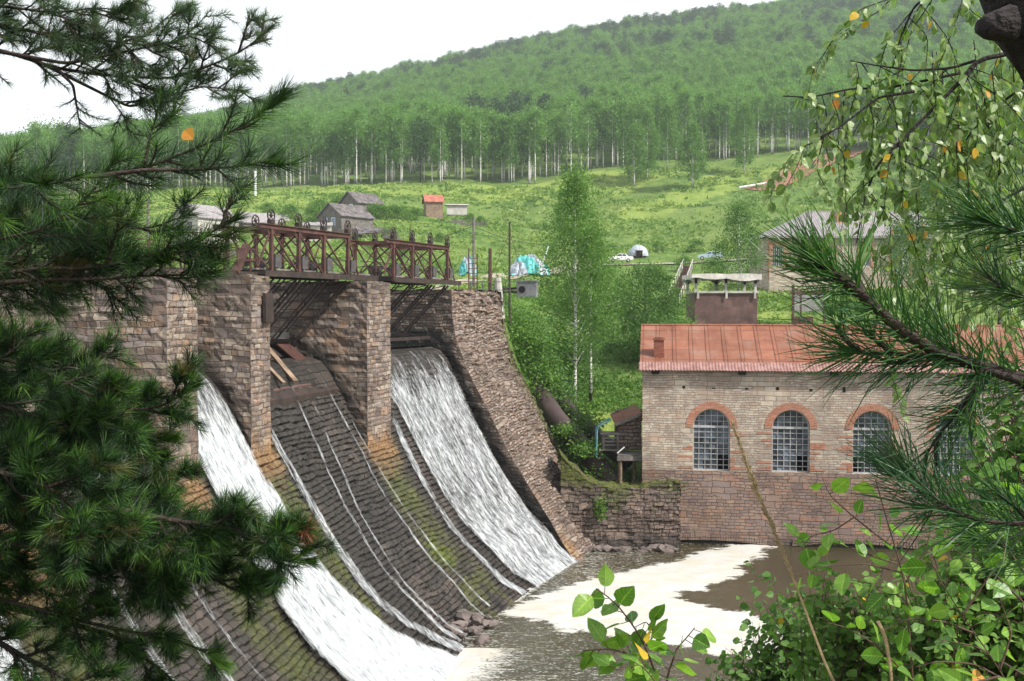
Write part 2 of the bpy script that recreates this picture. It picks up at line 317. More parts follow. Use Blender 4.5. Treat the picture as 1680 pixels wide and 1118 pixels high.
# ------------------------------------------------------------------ the dam's plan: foot line and downstream profile
TZ = np.array([[-1.2, -1.2], [-.3, -.15], [0, .05], [.75, .62], [1.5, 1.5], [2.25, 2.15], [3, 2.95], [3.75, 3.95], [4.5, 5.05], [5.25, 6.3], [6, 7.65], [6.7, 9.05], [7.3, 10.1], [7.7, 10.5], [8.3, 10.68]])
def prof(t): return np.interp(t, TZ[:, 0], TZ[:, 1])
TAN0, CURV, FX, FY = 243.97, .765, 3.077, 51.99
_ss = np.arange(-20, 60, .05); _a = np.radians(TAN0+CURV*np.clip(_ss, 0, 28))
_x = np.cumsum(np.cos(_a))*.05; _y = np.cumsum(np.sin(_a))*.05; _i0 = int(np.argmin(np.abs(_ss))); _x += FX-_x[_i0]; _y += FY-_y[_i0]
def dam(s, t, z=None):
    s = np.asarray(s, float); x = np.interp(s, _ss, _x); y = np.interp(s, _ss, _y); a = np.interp(s, _ss, _a)-math.pi/2
    X = x+np.cos(a)*t; Y = y+np.sin(a)*t
    return np.stack([X, Y, np.broadcast_to(prof(t) if z is None else z, X.shape)], -1)
def damang(s): return float(np.interp(s, _ss, _a)-math.pi/2)

AB = np.array([[-1.0, -1.2], [.6, .9], [1.2, 1.85], [2.45, 3.6], [3.75, 5.5], [4.85, 7.5], [6.05, 9.5], [6.75, 11.2], [6.95, 12.4], [7.0, 13.75]])
# ------------------------------------------------------------------ terrain
COLS = [-300, 0, 300, 600, 700, 760, 820, 860, 900, 950, 1050, 1100, 1300, 1700, 2300]
YS = [60, 75, 100, 130, 174, 230, 300, 400, 550, 750, 950]
def zr(row, Y): return EYE+(505-row)/F_PX*Y
ROWS = {
 -300: [641, 614, 575, 500, 450, 395, 345, 325, 320, 316, 300],
 0:    [641, 614, 570, 485, 432, 372, 330, 308, 300, 292, 285],
 300:  [641, 614, 560, 478, 405, 355, 318, 290, 262, 243, 250],
 600:  [641, 614, 545, 465, 396, 345, 308, 268, 217, 171, 175],
 700:  [620, 600, 520, 470, 410, 352, 304, 258, 197, 149, 155],
 760:  [499, 494, 482, 466, 425, 358, 301, 252, 187, 136, 140],
 820:  [519, 498, 480, 463, 438, 366, 299, 249, 180, 122, 130],
 860:  [640, 560, 500, 466, 440, 369, 297, 245, 174, 112, 120],
 900:  [754, 625, 520, 470, 442, 370, 295, 241, 168, 104, 110],
 950:  [788, 668, 540, 474, 442, 370, 292, 238, 162, 94, 100],
 1050: [790, 664, 528, 475, 442, 365, 287, 232, 150, 80, 90],
 1100: [790, 655, 540, 484, 441, 361, 283, 228, 142, 74, 85],
 1300: [790, 655, 532, 476, 430, 348, 272, 213, 122, 48, 60],
 1700: [780, 650, 522, 462, 410, 330, 255, 190, 85, -10, 20],
 2300: [780, 640, 480, 440, 395, 310, 230, 160, 50, -50, -20]}
ZT = np.array([[zr(r, Y) for r, Y in zip(ROWS[c], YS)] for c in COLS]); RC = (np.array(COLS)-840)/F_PX
def hgt(X, Y):
    X = np.asarray(X, float); Y = np.asarray(Y, float); Yc = np.clip(Y, 60, 950); r = X/np.maximum(Y, 60)
    ci = np.interp(r, RC, np.arange(len(RC))); i0 = np.clip(ci.astype(int), 0, len(RC)-2); f = ci-i0; f = f*f*(3-2*f)*.5+f*.5
    yi = np.interp(Yc, YS, np.arange(len(YS))); j0 = np.clip(yi.astype(int), 0, len(YS)-2); g = yi-j0
    z = (ZT[i0, j0]*(1-g)+ZT[i0, j0+1]*g)*(1-f)+(ZT[i0+1, j0]*(1-g)+ZT[i0+1, j0+1]*g)*f
    z = z-np.maximum(Y-950, 0)*.08
    bumpy = (fbm(X/30, Y/30, 3)-.5)*np.clip((Y-110)/200, 0, 1)*7+(fbm(X/6, Y/6, 9)-.5)*np.clip((Y-60)/60, 0, 1)*.8
    far = z+bumpy
    px_ = r*F_PX+840; bench = np.clip((px_-560)/60, 0, 1)*np.clip((1400-px_)/60, 0, 1)*np.clip((Y-158)/8, 0, 1)*np.clip((190-Y)/9, 0, 1)
    far = far*(1-bench)+(z+.9)*bench
    # near: pool bed, reservoir bed, near bank
    fx = np.interp(Y, _y[::-1], _x[::-1]); up = X < fx-9.6
    bed = np.where(up, 7.5, -1.6)
    bank = 11.2-.62*(np.maximum(Y, -2)-1.5)-.02*np.abs(X); bank = np.minimum(bank, 11.3+.0*X)+(fbm(X/3, Y/3, 5)-.5)*.5
    rb = -1.6+.55*np.maximum(0, X-(9+.62*np.maximum(Y, 0))); rb = np.minimum(rb, 16)
    lb = 6+.5*np.maximum(0, -X-26-0*Y); lb = np.where(X < -26, np.minimum(lb, 14), -9)
    near = np.maximum(np.maximum(bed, bank), np.maximum(rb, lb))
    k = np.clip((Y-56.8)/3.2, 0, 1); k = k*k*(3-2*k)
    z = near*(1-k)+far*k
    # keep the soil out of the dam body: local dam coordinates s (along), t (upstream)
    c0, s0 = math.cos(R(TAN0)), math.sin(R(TAN0)); sl = (X-FX)*c0+(Y-FY)*s0; tl = -((X-FX)*(-s0)+(Y-FY)*c0)
    inab = (sl < .3) & (sl > -7.6) & (tl > -1.5) & (tl < 14.5)
    z = np.where(inab, np.minimum(z, np.interp(tl-.09*np.clip(-sl, 0, 8)-.3, AB[:, 0], AB[:, 1])-.9), z)
    nd = (Y > 5) & (Y < 56) & (X > fx-10.3) & (X < fx+.5)
    z = np.where(nd, np.minimum(z, -1.6), z)
    return z
yy = np.concatenate([np.arange(-60, 0, 3), np.arange(0, 56, .8), np.arange(56, 110, .7), np.arange(110, 330, 1.6), np.arange(330, 1000, 8), np.arange(1000, 1201, 40)])
aa = np.linspace(-1.45, 1.45, 420); aa = np.sign(aa)*np.abs(aa)**1.25
GX = aa[None, :]*(np.maximum(yy, 0)[:, None]*.75+55); GY = np.repeat(yy[:, None], len(aa), 1); GZ = hgt(GX, GY)
def inpoly(px, py, poly):
    poly = np.array(poly, float); ins = np.zeros(px.shape, bool); n = len(poly); j = n-1
    for i in range(n):
        xi, yi = poly[i]; xj, yj = poly[j]
        c = ((yi > py) != (yj > py)) & (px < (xj-xi)*(py-yi)/(yj-yi+1e-12)+xi); ins ^= c; j = i
    return ins
# pale strips of meadow, sunlight put into the grass colour, given as plan polygons (X, Y)
def G(x, Y): return ((x-840)/F_PX*Y, Y)
LIT_LAWN = [[G(400, 250), G(800, 262), G(1050, 275), G(1150, 292), G(1000, 296), G(700, 294), G(400, 290)],
        [G(950, 215), G(1050, 232), G(1180, 258), G(1290, 285), G(1200, 292), G(1080, 262), G(960, 238)],
        [G(1130, 84), G(1300, 88), G(1300, 150), G(1100, 150)], [G(960, 66), G(1060, 66), G(1060, 84), G(960, 84)],
        [G(250, 215), G(500, 240), G(480, 285), G(200, 280)]]
lit_lawn = np.zeros(GX.shape)
wx = GX+(fbm(GX/9, GY/9, 21)-.5)*14; wy = GY+(fbm(GX/9, GY/9, 31)-.5)*14
for p_ in LIT_LAWN: lit_lawn = np.maximum(lit_lawn, inpoly(wx, wy, p_)*1.)
dirt = ((GX > 8) & (GX < 40) & (GY > 56) & (GY < 60))*1.
t = NT('meadow_ground'); v = t.tc.outputs['Object']
n1 = t.noise(v, .035, 6, .6); n2 = t.noise(t.mapv(v, (1, .5, 1)), .35, 6, .65); n3 = t.noise(v, 2.5, 5, .7)
c = t.ramp(n2, [(.3, (.065, .125, .028)), (.48, (.11, .19, .042)), (.62, (.18, .25, .06)), (.75, (.27, .29, .10))])
c = t.mix(t.ramp(n1, [(.45, 0.), (.6, .6)]), c, (.19, .25, .07))
c = t.mix(t.math('MULTIPLY', t.attr('lit_lawn'), .85), c, t.ramp(n2, [(.35, (.20, .29, .055)), (.65, (.29, .35, .085))]))
c = t.mix(t.ramp(n3, [(.35, .5), (.6, 0.)]), c, (.04, .07, .02))
c = t.mix(t.attr('soil'), c, t.ramp(n3, [(.35, (.08, .06, .045)), (.6, (.17, .13, .10))]))
t.bump(n3, .8, .3); M['meadow'] = t.done(c, .95, .1)
ground = mk('ground', np.stack([GX, GY, GZ], -1).reshape(-1, 3), grid_faces(len(yy), len(aa)), M['meadow'], uv=np.stack([GX, GY], -1).reshape(-1, 2),
            attr={'lit_lawn': lit_lawn.ravel(), 'soil': np.maximum(dirt, (GY < 50)*.6).ravel()}, smooth=True)
tag(ground, 'green meadow hillside and banks of the valley', 'ground', kind='structure')

# dirt road, clay slip and path on the hillside
def strip(name, line, width, mat, lift=.06, label=None, nseg=80):
    P = spline([(a, b, 0) for a, b in line], nseg); T = np.gradient(P, axis=0); T /= np.linalg.norm(T, axis=1)[:, None]; N = np.stack([-T[:, 1], T[:, 0], 0*T[:, 0]], 1)
    k = np.linspace(-1, 1, 7); wv = width*(1+.25*(fbm(np.arange(nseg)/6, np.zeros(nseg), 4)-.5))
    V = P[:, None]+N[:, None]*(k[None, :, None]*wv[:, None, None]/2); Z = hgt(V[..., 0], V[..., 1])
    Z = Z*.6+Z.mean(1, keepdims=True)*.4+lift; V[..., 2] = np.maximum(Z, hgt(V[..., 0], V[..., 1])+lift)
    return tag(mk(name, V.reshape(-1, 3), grid_faces(nseg, 7), mat, uv=V[..., :2].reshape(-1, 2)), label, 'road', kind='structure')
strip('dirt_road', [G(560, 118), G(700, 122), G(800, 135), G(860, 150), G(960, 168), G(1040, 171), G(1180, 172), G(1400, 168), G(1700, 165)], 4.4, M['dirt'], .12, 'pale dirt road crossing the slope behind the dam')
strip('clay_track', [G(1245, 262), G(1290, 270), G(1320, 285), G(1360, 300), G(1400, 310)], 9, M['clay'], .2, 'bare red clay track on the meadow by the forest edge', 40)

# ------------------------------------------------------------------ water
def poolmat():
    t = NT('pool_water'); v = t.tc.outputs['Object']; fo = t.attr('foam')
    rip = t.noise(t.mapv(v, (.8, 2.6, 1)), 2.4, 6, .65, .8); fine = t.noise(t.mapv(v, (1, 2, 1)), 7, 4, .7)
    spk = t.math('ADD', t.math('MULTIPLY', fine, .6), t.math('MULTIPLY', rip, .5))
    thr = t.math('ADD', spk, t.math('MULTIPLY', fo, .75)); m = t.ramp(thr, [(.73, 0.), (.86, 1.)])
    solid = t.ramp(t.math('ADD', fo, t.math('MULTIPLY', t.noise(v, .8, 6, .65), .5)), [(1.08, 0.), (1.12, 1.)]) if False else m
    base = t.mix(t.ramp(t.noise(v, .12, 3), [(.4, 0.), (.6, 1.)]), (.040, .034, .016), (.060, .052, .028))
    cream = t.mix(t.ramp(t.noise(t.mapv(v, (1, 2, 1)), .55, 6, .6, 1.2), [(.42, 0.), (.62, 1.)]), (.50, .50, .49), (.48, .45, .38)); cream = t.mix(t.ramp(t.noise(t.mapv(v, (1, 2.6, 1)), 1.3, 7, .7, 1.5), [(.55, 0.), (.75, .5)]), cream, (.45, .42, .36))
    col = t.mix(m, base, cream)
    t.bump(t.math('ADD', rip, t.math('MULTIPLY', fine, .3)), .22, .12)
    return t.done(col, t.mix(m, (.06, .06, .06), (.7, .7, .7)), .5)
M['pool'] = poolmat()
px = np.arange(-8, 44, .16); py = np.arange(14, 57.4, .16); PX, PY = np.meshgrid(px, py)
def W0(x, y): r = ray(x, y); k = -EYE/r[2]; return (r*k)[0], (r*k)[1]
foam1 = [W0(*p) for p in [(822, 1012), (880, 984), (935, 966), (1000, 945), (1090, 925), (1160, 905), (1260, 893), (1290, 897), (1235, 912), (1212, 930), (1215, 942), (1180, 955), (1145, 965), (1118, 985), (1155, 990), (1200, 1010), (1255, 1025), (1330, 1040), (1420, 1075), (1400, 1118), (1330, 1140), (1290, 1090), (1240, 1070), (1130, 1062), (1020, 1045), (930, 1028), (860, 1018)]]
qx = PX+(fbm(PX/1.1, PY/1.1, 11, 6)-.5)*2.2; qy = PY+(fbm(PX/1.1, PY/1.1, 12, 6)-.5)*2.4
foam = inpoly(qx, qy, foam1)*1.
foam = foam*(1-.12*(fbm(PX*.7, PY*.9, 19) > .62))
for _ in range(18): foam[1:-1, 1:-1] = (foam[1:-1, 1:-1]*2+foam[:-2, 1:-1]+foam[2:, 1:-1]+foam[1:-1, :-2]+foam[1:-1, 2:])/6
foam = np.clip(foam+(fbm(PX*2.2, PY*4.5, 18, 5)-.5)*5.5*foam*(1-foam), 0, 1)
ftx = np.interp(PY, _y[::-1], _x[::-1]); dd = PX-ftx
calm = inpoly(PX, PY, [W0(*p) for p in [(1120, 985), (1145, 965), (1215, 935), (1240, 905), (1300, 893), (1900, 893), (1900, 1100), (1400, 1075), (1255, 1025)]])
chop = np.clip(.23-.010*np.maximum(dd-1, 0), .12, .23)+.14*(fbm(PX/2, PY/5, 14)-.5); chop = np.where(calm, .03, chop)
for _ in range(3): chop[1:-1, 1:-1] = (chop[1:-1, 1:-1]*2+chop[:-2, 1:-1]+chop[2:, 1:-1]+chop[1:-1, :-2]+chop[1:-1, 2:])/6
splash = np.exp(-np.maximum(dd, 0)/.35)*.35
for s0, s1 in ((.1, 8), (14.4, 22.6)):
    ya = dam(s1, 0)[1]; yb = dam(s0, 0)[1]; splash += ((PY > ya) & (PY < yb))*np.exp(-np.maximum(dd, 0)/(.5 if s1 < 9 else 2.2))*(.3 if s1 < 9 else .75)
foamA = np.clip(np.maximum(foam*1.0, np.maximum(chop, splash)), 0, 1)
wav = (fbm(PX/.9, PY/.6, 15)-.5)*.16*np.clip(chop*3, 0, 1)
pool = mk('pool_water', np.stack([PX, PY, wav+foam*.04], -1).reshape(-1, 3), grid_faces(len(py), len(px)), M['pool'], attr={'foam': foamA.ravel()}, smooth=True)
tag(pool, 'brown river pool with drifting white foam below the dam', 'water', kind='structure')
t = NT('reservoir_water'); t.bump(t.noise(t.tc.outputs['Object'], 1.5, 4), .15, .1); M['res'] = t.done((.04, .05, .035), .08, .5)
V = [tuple(dam(s, 8.4, 10.78)) for s in np.linspace(-.0, 42, 15)]; V += [(-120, 5, 10.78), (-140, 140, 10.78), (-5, 112, 10.78)]
tag(mk('reservoir_water', V, [list(range(len(V)))], M['res']), 'still water behind the dam crest', 'water', kind='structure')

# ------------------------------------------------------------------ dam: spillway, piers, abutment
def arc(tz):
    d = np.r_[0, np.cumsum(np.linalg.norm(np.diff(tz, axis=0), axis=1))]; return d
PIERS = [(8.5, 10.8, 5.45), (17.54, 19.05, 6.0), (22.75, 24.7, 5.85), (31.2, 33.2, 5.85)]
dam_root = empty('dam', tuple(dam(0, 0, 0)), 0, 'old stone masonry dam with spillway bays and tall piers above the pool', 'dam')
Minv = Matrix.Translation(-Vector(dam(0, 0, 0)))
dorg = np.array(dam(0, 0, 0))
dA = arc(TZ); dmax = dA[-1]
sv = np.arange(-.2, 42, .08); av = np.arange(0, dmax, .05)
SS, AA = np.meshgrid(sv, av); tt = np.interp(AA, dA, TZ[:, 0]); zz = np.interp(AA, dA, TZ[:, 1])
dtz = np.gradient(TZ, axis=0); dtz /= np.linalg.norm(dtz, axis=1)[:, None]
nt_ = -np.interp(AA, dA, dtz[:, 1]); nz_ = np.interp(AA, dA, dtz[:, 0])   # outward normal in (t,z)
US = SS+(fbm(SS/1.2, AA/1.2, 41)-.5)*.6; UA = AA+(fbm(SS/2, AA/1.2, 42)-.5)*.42
CH, CW = .23, .46
row = np.floor(UA/CH); fr = UA/CH-row; u_ = (US+(np.mod(row, 2) < 1)*CW/2)/CW; colm = np.floor(u_); fu = u_-colm
blk = hsh(row, colm, 1); off = .05*(1-fr)+.05*blk-.05*((fu < .06) | (fu > .94))-.06*(fr > .88)
off += np.where(blk > .94, -.12, 0)+(fbm(SS*1.5, AA*1.5, 49)-.5)*.12
smooth_t = (tt > 6.95) ; off = np.where(smooth_t, .03, off)
# broken patch low in the middle bay
hole = np.exp(-((SS-12.6)/1.5)**2-((tt-.9)/.9)**2); off -= hole*(.25+.5*fbm(SS*2, AA*2, 43))
Pd = dam(SS, tt+nt_*off, zz+nz_*off)-dorg
moss = np.zeros(SS.shape); och = np.zeros(SS.shape)
for a, b, tn in PIERS:
    m_ = np.exp(-np.maximum(0, np.abs(SS-(a+b)/2+.1)-(b-a)/2*.8)**2/.15)*(tt < tn+.3)
    moss = np.maximum(moss, m_*np.clip((tt-.5)/2, 0, 1)*(.1+1.1*fbm(SS*2, AA, 44)) )
    och = np.maximum(och, m_*np.clip((tt-(tn-.7))/.5+(fbm(SS*3, AA*2, 45)-.5)*1.3, 0, 1)*.85)
moss += .55*(np.abs(SS-9.6) < 1.6)*(fbm(SS, AA, 47) > .5)*(tt < 3)+.5*(SS > 17.1)*(SS < 17.6)*(fbm(SS, AA, 48) > .45)
wet = .5*(fbm(SS/1.3, AA/4, 46) > .5)+.3
sp_ob = mk('spillway_face', Pd.reshape(-1, 3), grid_faces(len(av), len(sv)), M['spill'], dam_root, uv=np.stack([US, UA], -1).reshape(-1, 2),
           attr={'moss': np.clip(moss*.75, 0, 1).ravel()*(1-och.ravel()), 'ochre': np.clip(och*.7, 0, 1).ravel(), 'wet': (wet*(1-np.clip(moss+och, 0, 1))).ravel()})
# core behind the crest
b = MB(); cs = np.arange(-.2, 42.1, 2.1)
for tA, tB, zA, zB in ((8.2, 9.6, 10.6, -1.5),):
    V = np.concatenate([dam(cs, 8.2, 10.66), dam(cs, 9.6, 10.66), dam(cs, 9.6, 2.), dam(cs, 8.2, 2.)])-dorg; n = len(cs)
    b.add(V, [[k*n+i, k*n+i+1, ((k+1) % 4)*n+i+1, ((k+1) % 4)*n+i] for k in range(4) for i in range(n-1)])
b.build('crest_block', M['spill'], dam_root)

def lumpy(o, eu, ev, en, wu, hv, bw=.42, bh=.19, res=.065, amp=.035, edge=.06, seed=0, joint=.025):
    nu = max(2, int(wu/res)+1); nv = max(2, int(hv/res)+1); u = np.linspace(0, wu, nu); v = np.linspace(0, hv, nv); U, Vv = np.meshgrid(u, v)
    UU = U+(fbm(U/1.5, Vv/1.5, seed)-.5)*.25+seed*3.3; VV = Vv+(fbm(U/2, Vv/1.5, seed+5)-.5)*.16
    r_ = np.floor(VV/bh); f1 = VV/bh-r_; q = (UU+(np.mod(r_, 2) < 1)*bw/2)/bw; c_ = np.floor(q); f2 = q-c_
    d = amp*(hsh(r_, c_, seed)-.5)*2-joint*((f1 < .14)|(f2 < .07)) + (fbm(U*1.3, Vv*1.3, seed+9)-.5)*amp*.9
    fade = np.clip(np.minimum(np.minimum(U, wu-U), np.minimum(Vv, hv-Vv))/.07, 0, 1)
    P = np.asarray(o, float)+U[..., None]*np.asarray(eu)+Vv[..., None]*np.asarray(ev)+(d*fade)[..., None]*np.asarray(en)
    B0 = P-(d*fade)[..., None]*np.asarray(en); rw = np.floor(B0[..., 2]/bh); 
    for k_ in range(3 if False else 2): P[..., k_] += .045*(fbm(B0[..., 0]*1.1+B0[..., 2]*1.9+k_*9, B0[..., 1]*1.1-B0[..., 2]*1.3, 70+k_)-.5)+.012*(hsh(rw, k_, 3)-.5)
    return P.reshape(-1, 3), grid_faces(nv, nu), np.stack([UU, VV], -1).reshape(-1, 2), U.ravel(), Vv.ravel()
def joinp(name, parts, mat, parent, attrs=('moss', 'ochre', 'wet')):
    V = []; F = []; UV = []; A = {k: [] for k in attrs}; n = 0
    for (v, f, uv, at_) in parts:
        V.append(v); F.append(f+n); UV.append(uv); n += len(v)
        for k in attrs: A[k].append(np.broadcast_to(at_.get(k, 0.), (len(v),)))
    return mk(name, np.concatenate(V), np.concatenate(F), mat, parent, uv=np.concatenate(UV), attr={k: np.concatenate(A[k]) for k in attrs})
TOPZ = 13.9
for i, (s0, s1, tn) in enumerate(PIERS):
    sm = (s0+s1)/2; ang = damang(sm); n_ = np.array([math.cos(ang), math.sin(ang), 0]); u_ = np.array([-math.sin(ang), math.cos(ang), 0])  # u_: toward far side (s decreasing)
    wd = s1-s0; zb = float(prof(tn))-1.6; H_ = TOPZ-zb; o0 = dam(sm, tn, zb)-dorg; near = o0-u_*wd/2; far_ = o0+u_*wd/2; Lp = 7.5; parts = []
    batter = np.array([0, 0, 1.])
    def stain_shade(U, Vv, front):
        h = zb+Vv; oc = np.clip((float(prof(tn))+1.0-h)/1.2+(fbm(U*3, Vv*1.2, i)-.5)*1.2, 0, 1)*(1 if front else .0)
        wet_shade = np.clip((h-12.9)/1.2, 0, 1)*.5 if not front else np.clip((.6-np.abs(h-13.6))/.6, 0, 1)*.4  # top band: the deck's shade put into the colour
        if not front: wet_shade = np.maximum(wet_shade, np.clip((prof(tn+U)+1.0-h)/.8+(fbm(U, Vv, 3)-.5), 0, 1)*.9)
        return {'ochre': oc, 'wet': wet_shade}
    v, f, uv, U, Vv = lumpy(near, u_, [0, 0, 1], -n_, wd, H_, seed=i+1); parts.append((v, f, uv, stain_shade(U, Vv, True)))
    v, f, uv, U, Vv = lumpy(near, n_, [0, 0, 1], -u_, Lp, H_, seed=i+11); v = v-u_*0.0; parts.append((v, f[:, ::-1], uv, stain_shade(U, Vv, False)))
    v, f, uv, U, Vv = lumpy(far_, n_, [0, 0, 1], u_, Lp, H_, seed=i+21, res=.15); parts.append((v, f, uv, stain_shade(U, Vv, False)))
    v, f, uv, U, Vv = lumpy(near+[0, 0, H_], n_, u_, [0, 0, 1], Lp, wd, seed=i+31); parts.append((v, f, uv, {'moss': (fbm(U*1.5, Vv*1.5, 7) > .5)*.8}))
    v, f, uv, U, Vv = lumpy(near+n_*Lp, u_, [0, 0, 1], n_, wd, H_, seed=i+41, res=.4); parts.append((v, f, uv, {}))
    joinp('pier', parts, M['pier'], dam_root)
# abutment: non-overflow section beside the far bay, its sloping rubble face
AB = np.array([[-1.0, -1.2], [.6, .9], [1.2, 1.85], [2.45, 3.6], [3.75, 5.5], [4.85, 7.5], [6.05, 9.5], [6.75, 11.2], [6.95, 12.4], [7.0, 13.75]])
dB = arc(AB); sa = np.arange(0, -7.3, -.12); ba = np.arange(0, dB[-1], .09); SA, BA = np.meshgrid(sa, ba)
fdA = np.clip(-SA/.3, 0, 1); shift = .09*(-SA)+(fbm(SA, BA/1.5, 61)-.5)*.5*fdA
ta = np.interp(BA, dB, AB[:, 0])+shift; za = np.interp(BA, dB, AB[:, 1])+(fbm(SA*1.5, BA*1.5, 62)-.5)*.35*fdA
r_ = np.floor(BA/.16); q = (SA+np.mod(r_, 2)*.2)/.42; bl = hsh(r_, np.floor(q), 5)
ragged = np.where(SA < -6.5, (fbm(SA*3, BA*3, 63))*1.2, 0)
stp = (BA/.16-r_); ta = ta-(bl*.14+stp*-.05+(fbm(SA*4, BA*4, 69)-.5)*.14)*fdA; za = za+bl*.07*fdA-ragged*.5; SA = SA+(hsh(r_, np.floor(BA/.44), 4)-.5)*.5*np.clip((-SA-5.5)/1.5, 0, 1)
parts = [((dam(SA, ta, za)-dorg).reshape(-1, 3), grid_faces(len(ba), len(sa))[:, ::-1], np.stack([SA+50, BA], -1).reshape(-1, 2),
          {'wet': (np.clip((1.4-BA)/1., 0, 1)*.8+.0*BA).ravel(), 'ochre': (np.clip(1-np.abs(BA-2.2)/1.2, 0, 1)*np.clip(1.2+SA, 0, 1)*.8).ravel(), 'moss': (np.clip(-SA-5.9, 0, 1)*(fbm(SA, BA, 64) > .45)*.7).ravel()})]
# near (bay) face of the abutment
tg = np.linspace(0, 14, 110); zg = np.linspace(-1, 13.75, 120); TG, ZG = np.meshgrid(tg, zg)
inv = np.interp(ZG, AB[:, 1], AB[:, 0]); TT = np.maximum(TG, inv) if False else inv+(14-inv)*TG/14
dN = np.clip(TG/.4, 0, 1)*(hsh(np.floor(ZG/.25), np.floor(TT/.5+np.mod(np.floor(ZG/.25), 2)*.5), 8)-.5)*.07+np.clip(TG/.4, 0, 1)*(fbm(TT, ZG, 65)-.5)*.1
darkn = np.clip((prof(np.clip(TT, 0, 8.2))+1.35-ZG)/.6+(fbm(TT*2, ZG*2, 66)-.5)*1.4, 0, 1)  # dark band just above the spillway line
parts.append(((dam(dN, TT, ZG)-dorg).reshape(-1, 3), grid_faces(120, 110), np.stack([TT, ZG], -1).reshape(-1, 2), {'wet': darkn.ravel()}))
# top and far side
tg = np.linspace(7, 14, 50); sg = np.linspace(0, -7.2, 50); TG, SG = np.meshgrid(tg, sg)
parts.append(((dam(SG, TG+.09*(-SG), 13.75+(fbm(SG*2, TG*2, 67)-.5)*.3)-dorg).reshape(-1, 3), grid_faces(50, 50), np.stack([TG, SG], -1).reshape(-1, 2), {'moss': (.9*(fbm(SG, TG, 68) > .42)).ravel()}))
tg = np.linspace(0, 1, 40); zg = np.linspace(-1, 13.75, 60); TG, ZG = np.meshgrid(tg, zg); inv = np.interp(ZG, AB[:, 1], AB[:, 0])+.6; TT = inv+(14.6-inv)*TG
parts.append(((dam(-7.1+0*TT, TT, ZG)-dorg).reshape(-1, 3), grid_faces(60, 40)[:, ::-1], np.stack([TT, ZG], -1).reshape(-1, 2), {}))
joinp('abutment', parts, M['rubble'], dam_root)

# far-bank retaining wall from the dam's foot to the power house
wall_root = empty('retaining_wall', (2.6, 54.9, 0), 0, 'low mossy rubble wall at the water edge between dam and power house', 'wall')
def lowwall():
    parts = []; x0, x1 = -.1, 6.35
    U = np.arange(0, 6.5, .1); 
    topz = lambda x: 3.0+.3*fbm(x*2, x*0, 3)+.35*np.clip((x-4.4)/1.2, 0, 1)+1.9*np.clip((2.5-x)/2.5, 0, 1)**1.6
    u = np.arange(0, 6.41, .09); vv = np.linspace(0, 1, 60); UU, VV = np.meshgrid(u, vv); Zt = topz(UU); Z = -1+(Zt+1)*VV
    d = (hsh(np.floor(Z/.2), np.floor(UU/.45+np.mod(np.floor(Z/.2), 2)*.5), 2)-.5)*.12+(fbm(UU, Z, 4)-.5)*.25-.06*np.clip(Z, 0, 9)
    P = np.stack([UU, -d, Z], -1).reshape(-1, 3)
    mo = np.clip((Z-1.6)/1.2+(fbm(UU, Z, 5)-.5)*2.2-.6, 0, 1)*.85; we = np.clip((.9-Z)/.8+(fbm(UU*2, Z*2, 6)-.5)*.8, 0, 1)*.9
    parts.append((P, grid_faces(60, len(u)), np.stack([UU, Z], -1).reshape(-1, 2), {'moss': mo.ravel(), 'wet': we.ravel()}))
    dp = np.linspace(0, 2.6, 22); UU, DD = np.meshgrid(u, dp); Z = topz(UU)+(fbm(UU*3, DD*3, 9)-.5)*.35*(DD > .1)-.03
    parts.append((np.stack([UU, DD-.0+.06*3, Z], -1).reshape(-1, 3), grid_faces(22, len(u)), np.stack([UU, DD], -1).reshape(-1, 2), {'moss': ((fbm(UU, DD, 8) > .35)*.9).ravel()}))
    yy_ = np.linspace(0, 1.9, 20); vv = np.linspace(-1, 3.45, 40); YY, ZZ = np.meshgrid(yy_, vv)
    parts.append((np.stack([6.4+0*YY+(fbm(YY*3, ZZ*3, 2)-.5)*.1, YY+.15, ZZ], -1).reshape(-1, 3), grid_faces(40, 20), np.stack([YY, ZZ], -1).reshape(-1, 2), {'moss': .5, 'wet': .3}))
    joinp('wall_body', parts, M['dampwall'], wall_root)
lowwall()
# loose stones along the wall foot, one heap
def stones(name, pts, rmin, rmax, mat, label, seed=0):
    rg = random.Random(seed); b = MB()
    for p in pts:
        r = rg.uniform(rmin, rmax); bmx = bmesh.new(); bmesh.ops.create_icosphere(bmx, subdivisions=1, radius=r)
        for v in bmx.verts: v.co *= rg.uniform(.7, 1.25)
        Mx = Matrix.Translation(Vector(p)) @ Matrix.Rotation(rg.uniform(0, 6), 4, 'Z') @ Matrix.Diagonal((1.3, .9, .6, 1))
        b.add([tuple(Mx @ v.co) for v in bmx.verts], [[v.index for v in f.verts] for f in bmx.faces]); bmx.free()
    o = b.build(name, mat); tag(o, label, 'stones', kind='stuff'); return o
rg = random.Random(5)
stones('rubble', [(3+rg.uniform(0, 5.6), 54.6-rg.uniform(-.2, .5), rg.uniform(-.1, .15)) for _ in range(60)], .12, .35, M['rock'], 'dark wet rubble at the foot of the retaining wall', 1)
stones('debris', [tuple(dam(rg.uniform(11, 14.5), rg.uniform(-.6, 1.1), 0)+np.array([0, 0, rg.uniform(0, .5)])) for _ in range(45)], .12, .34, M['rock'], 'broken stones fallen at the foot of the middle spillway bay', 2)

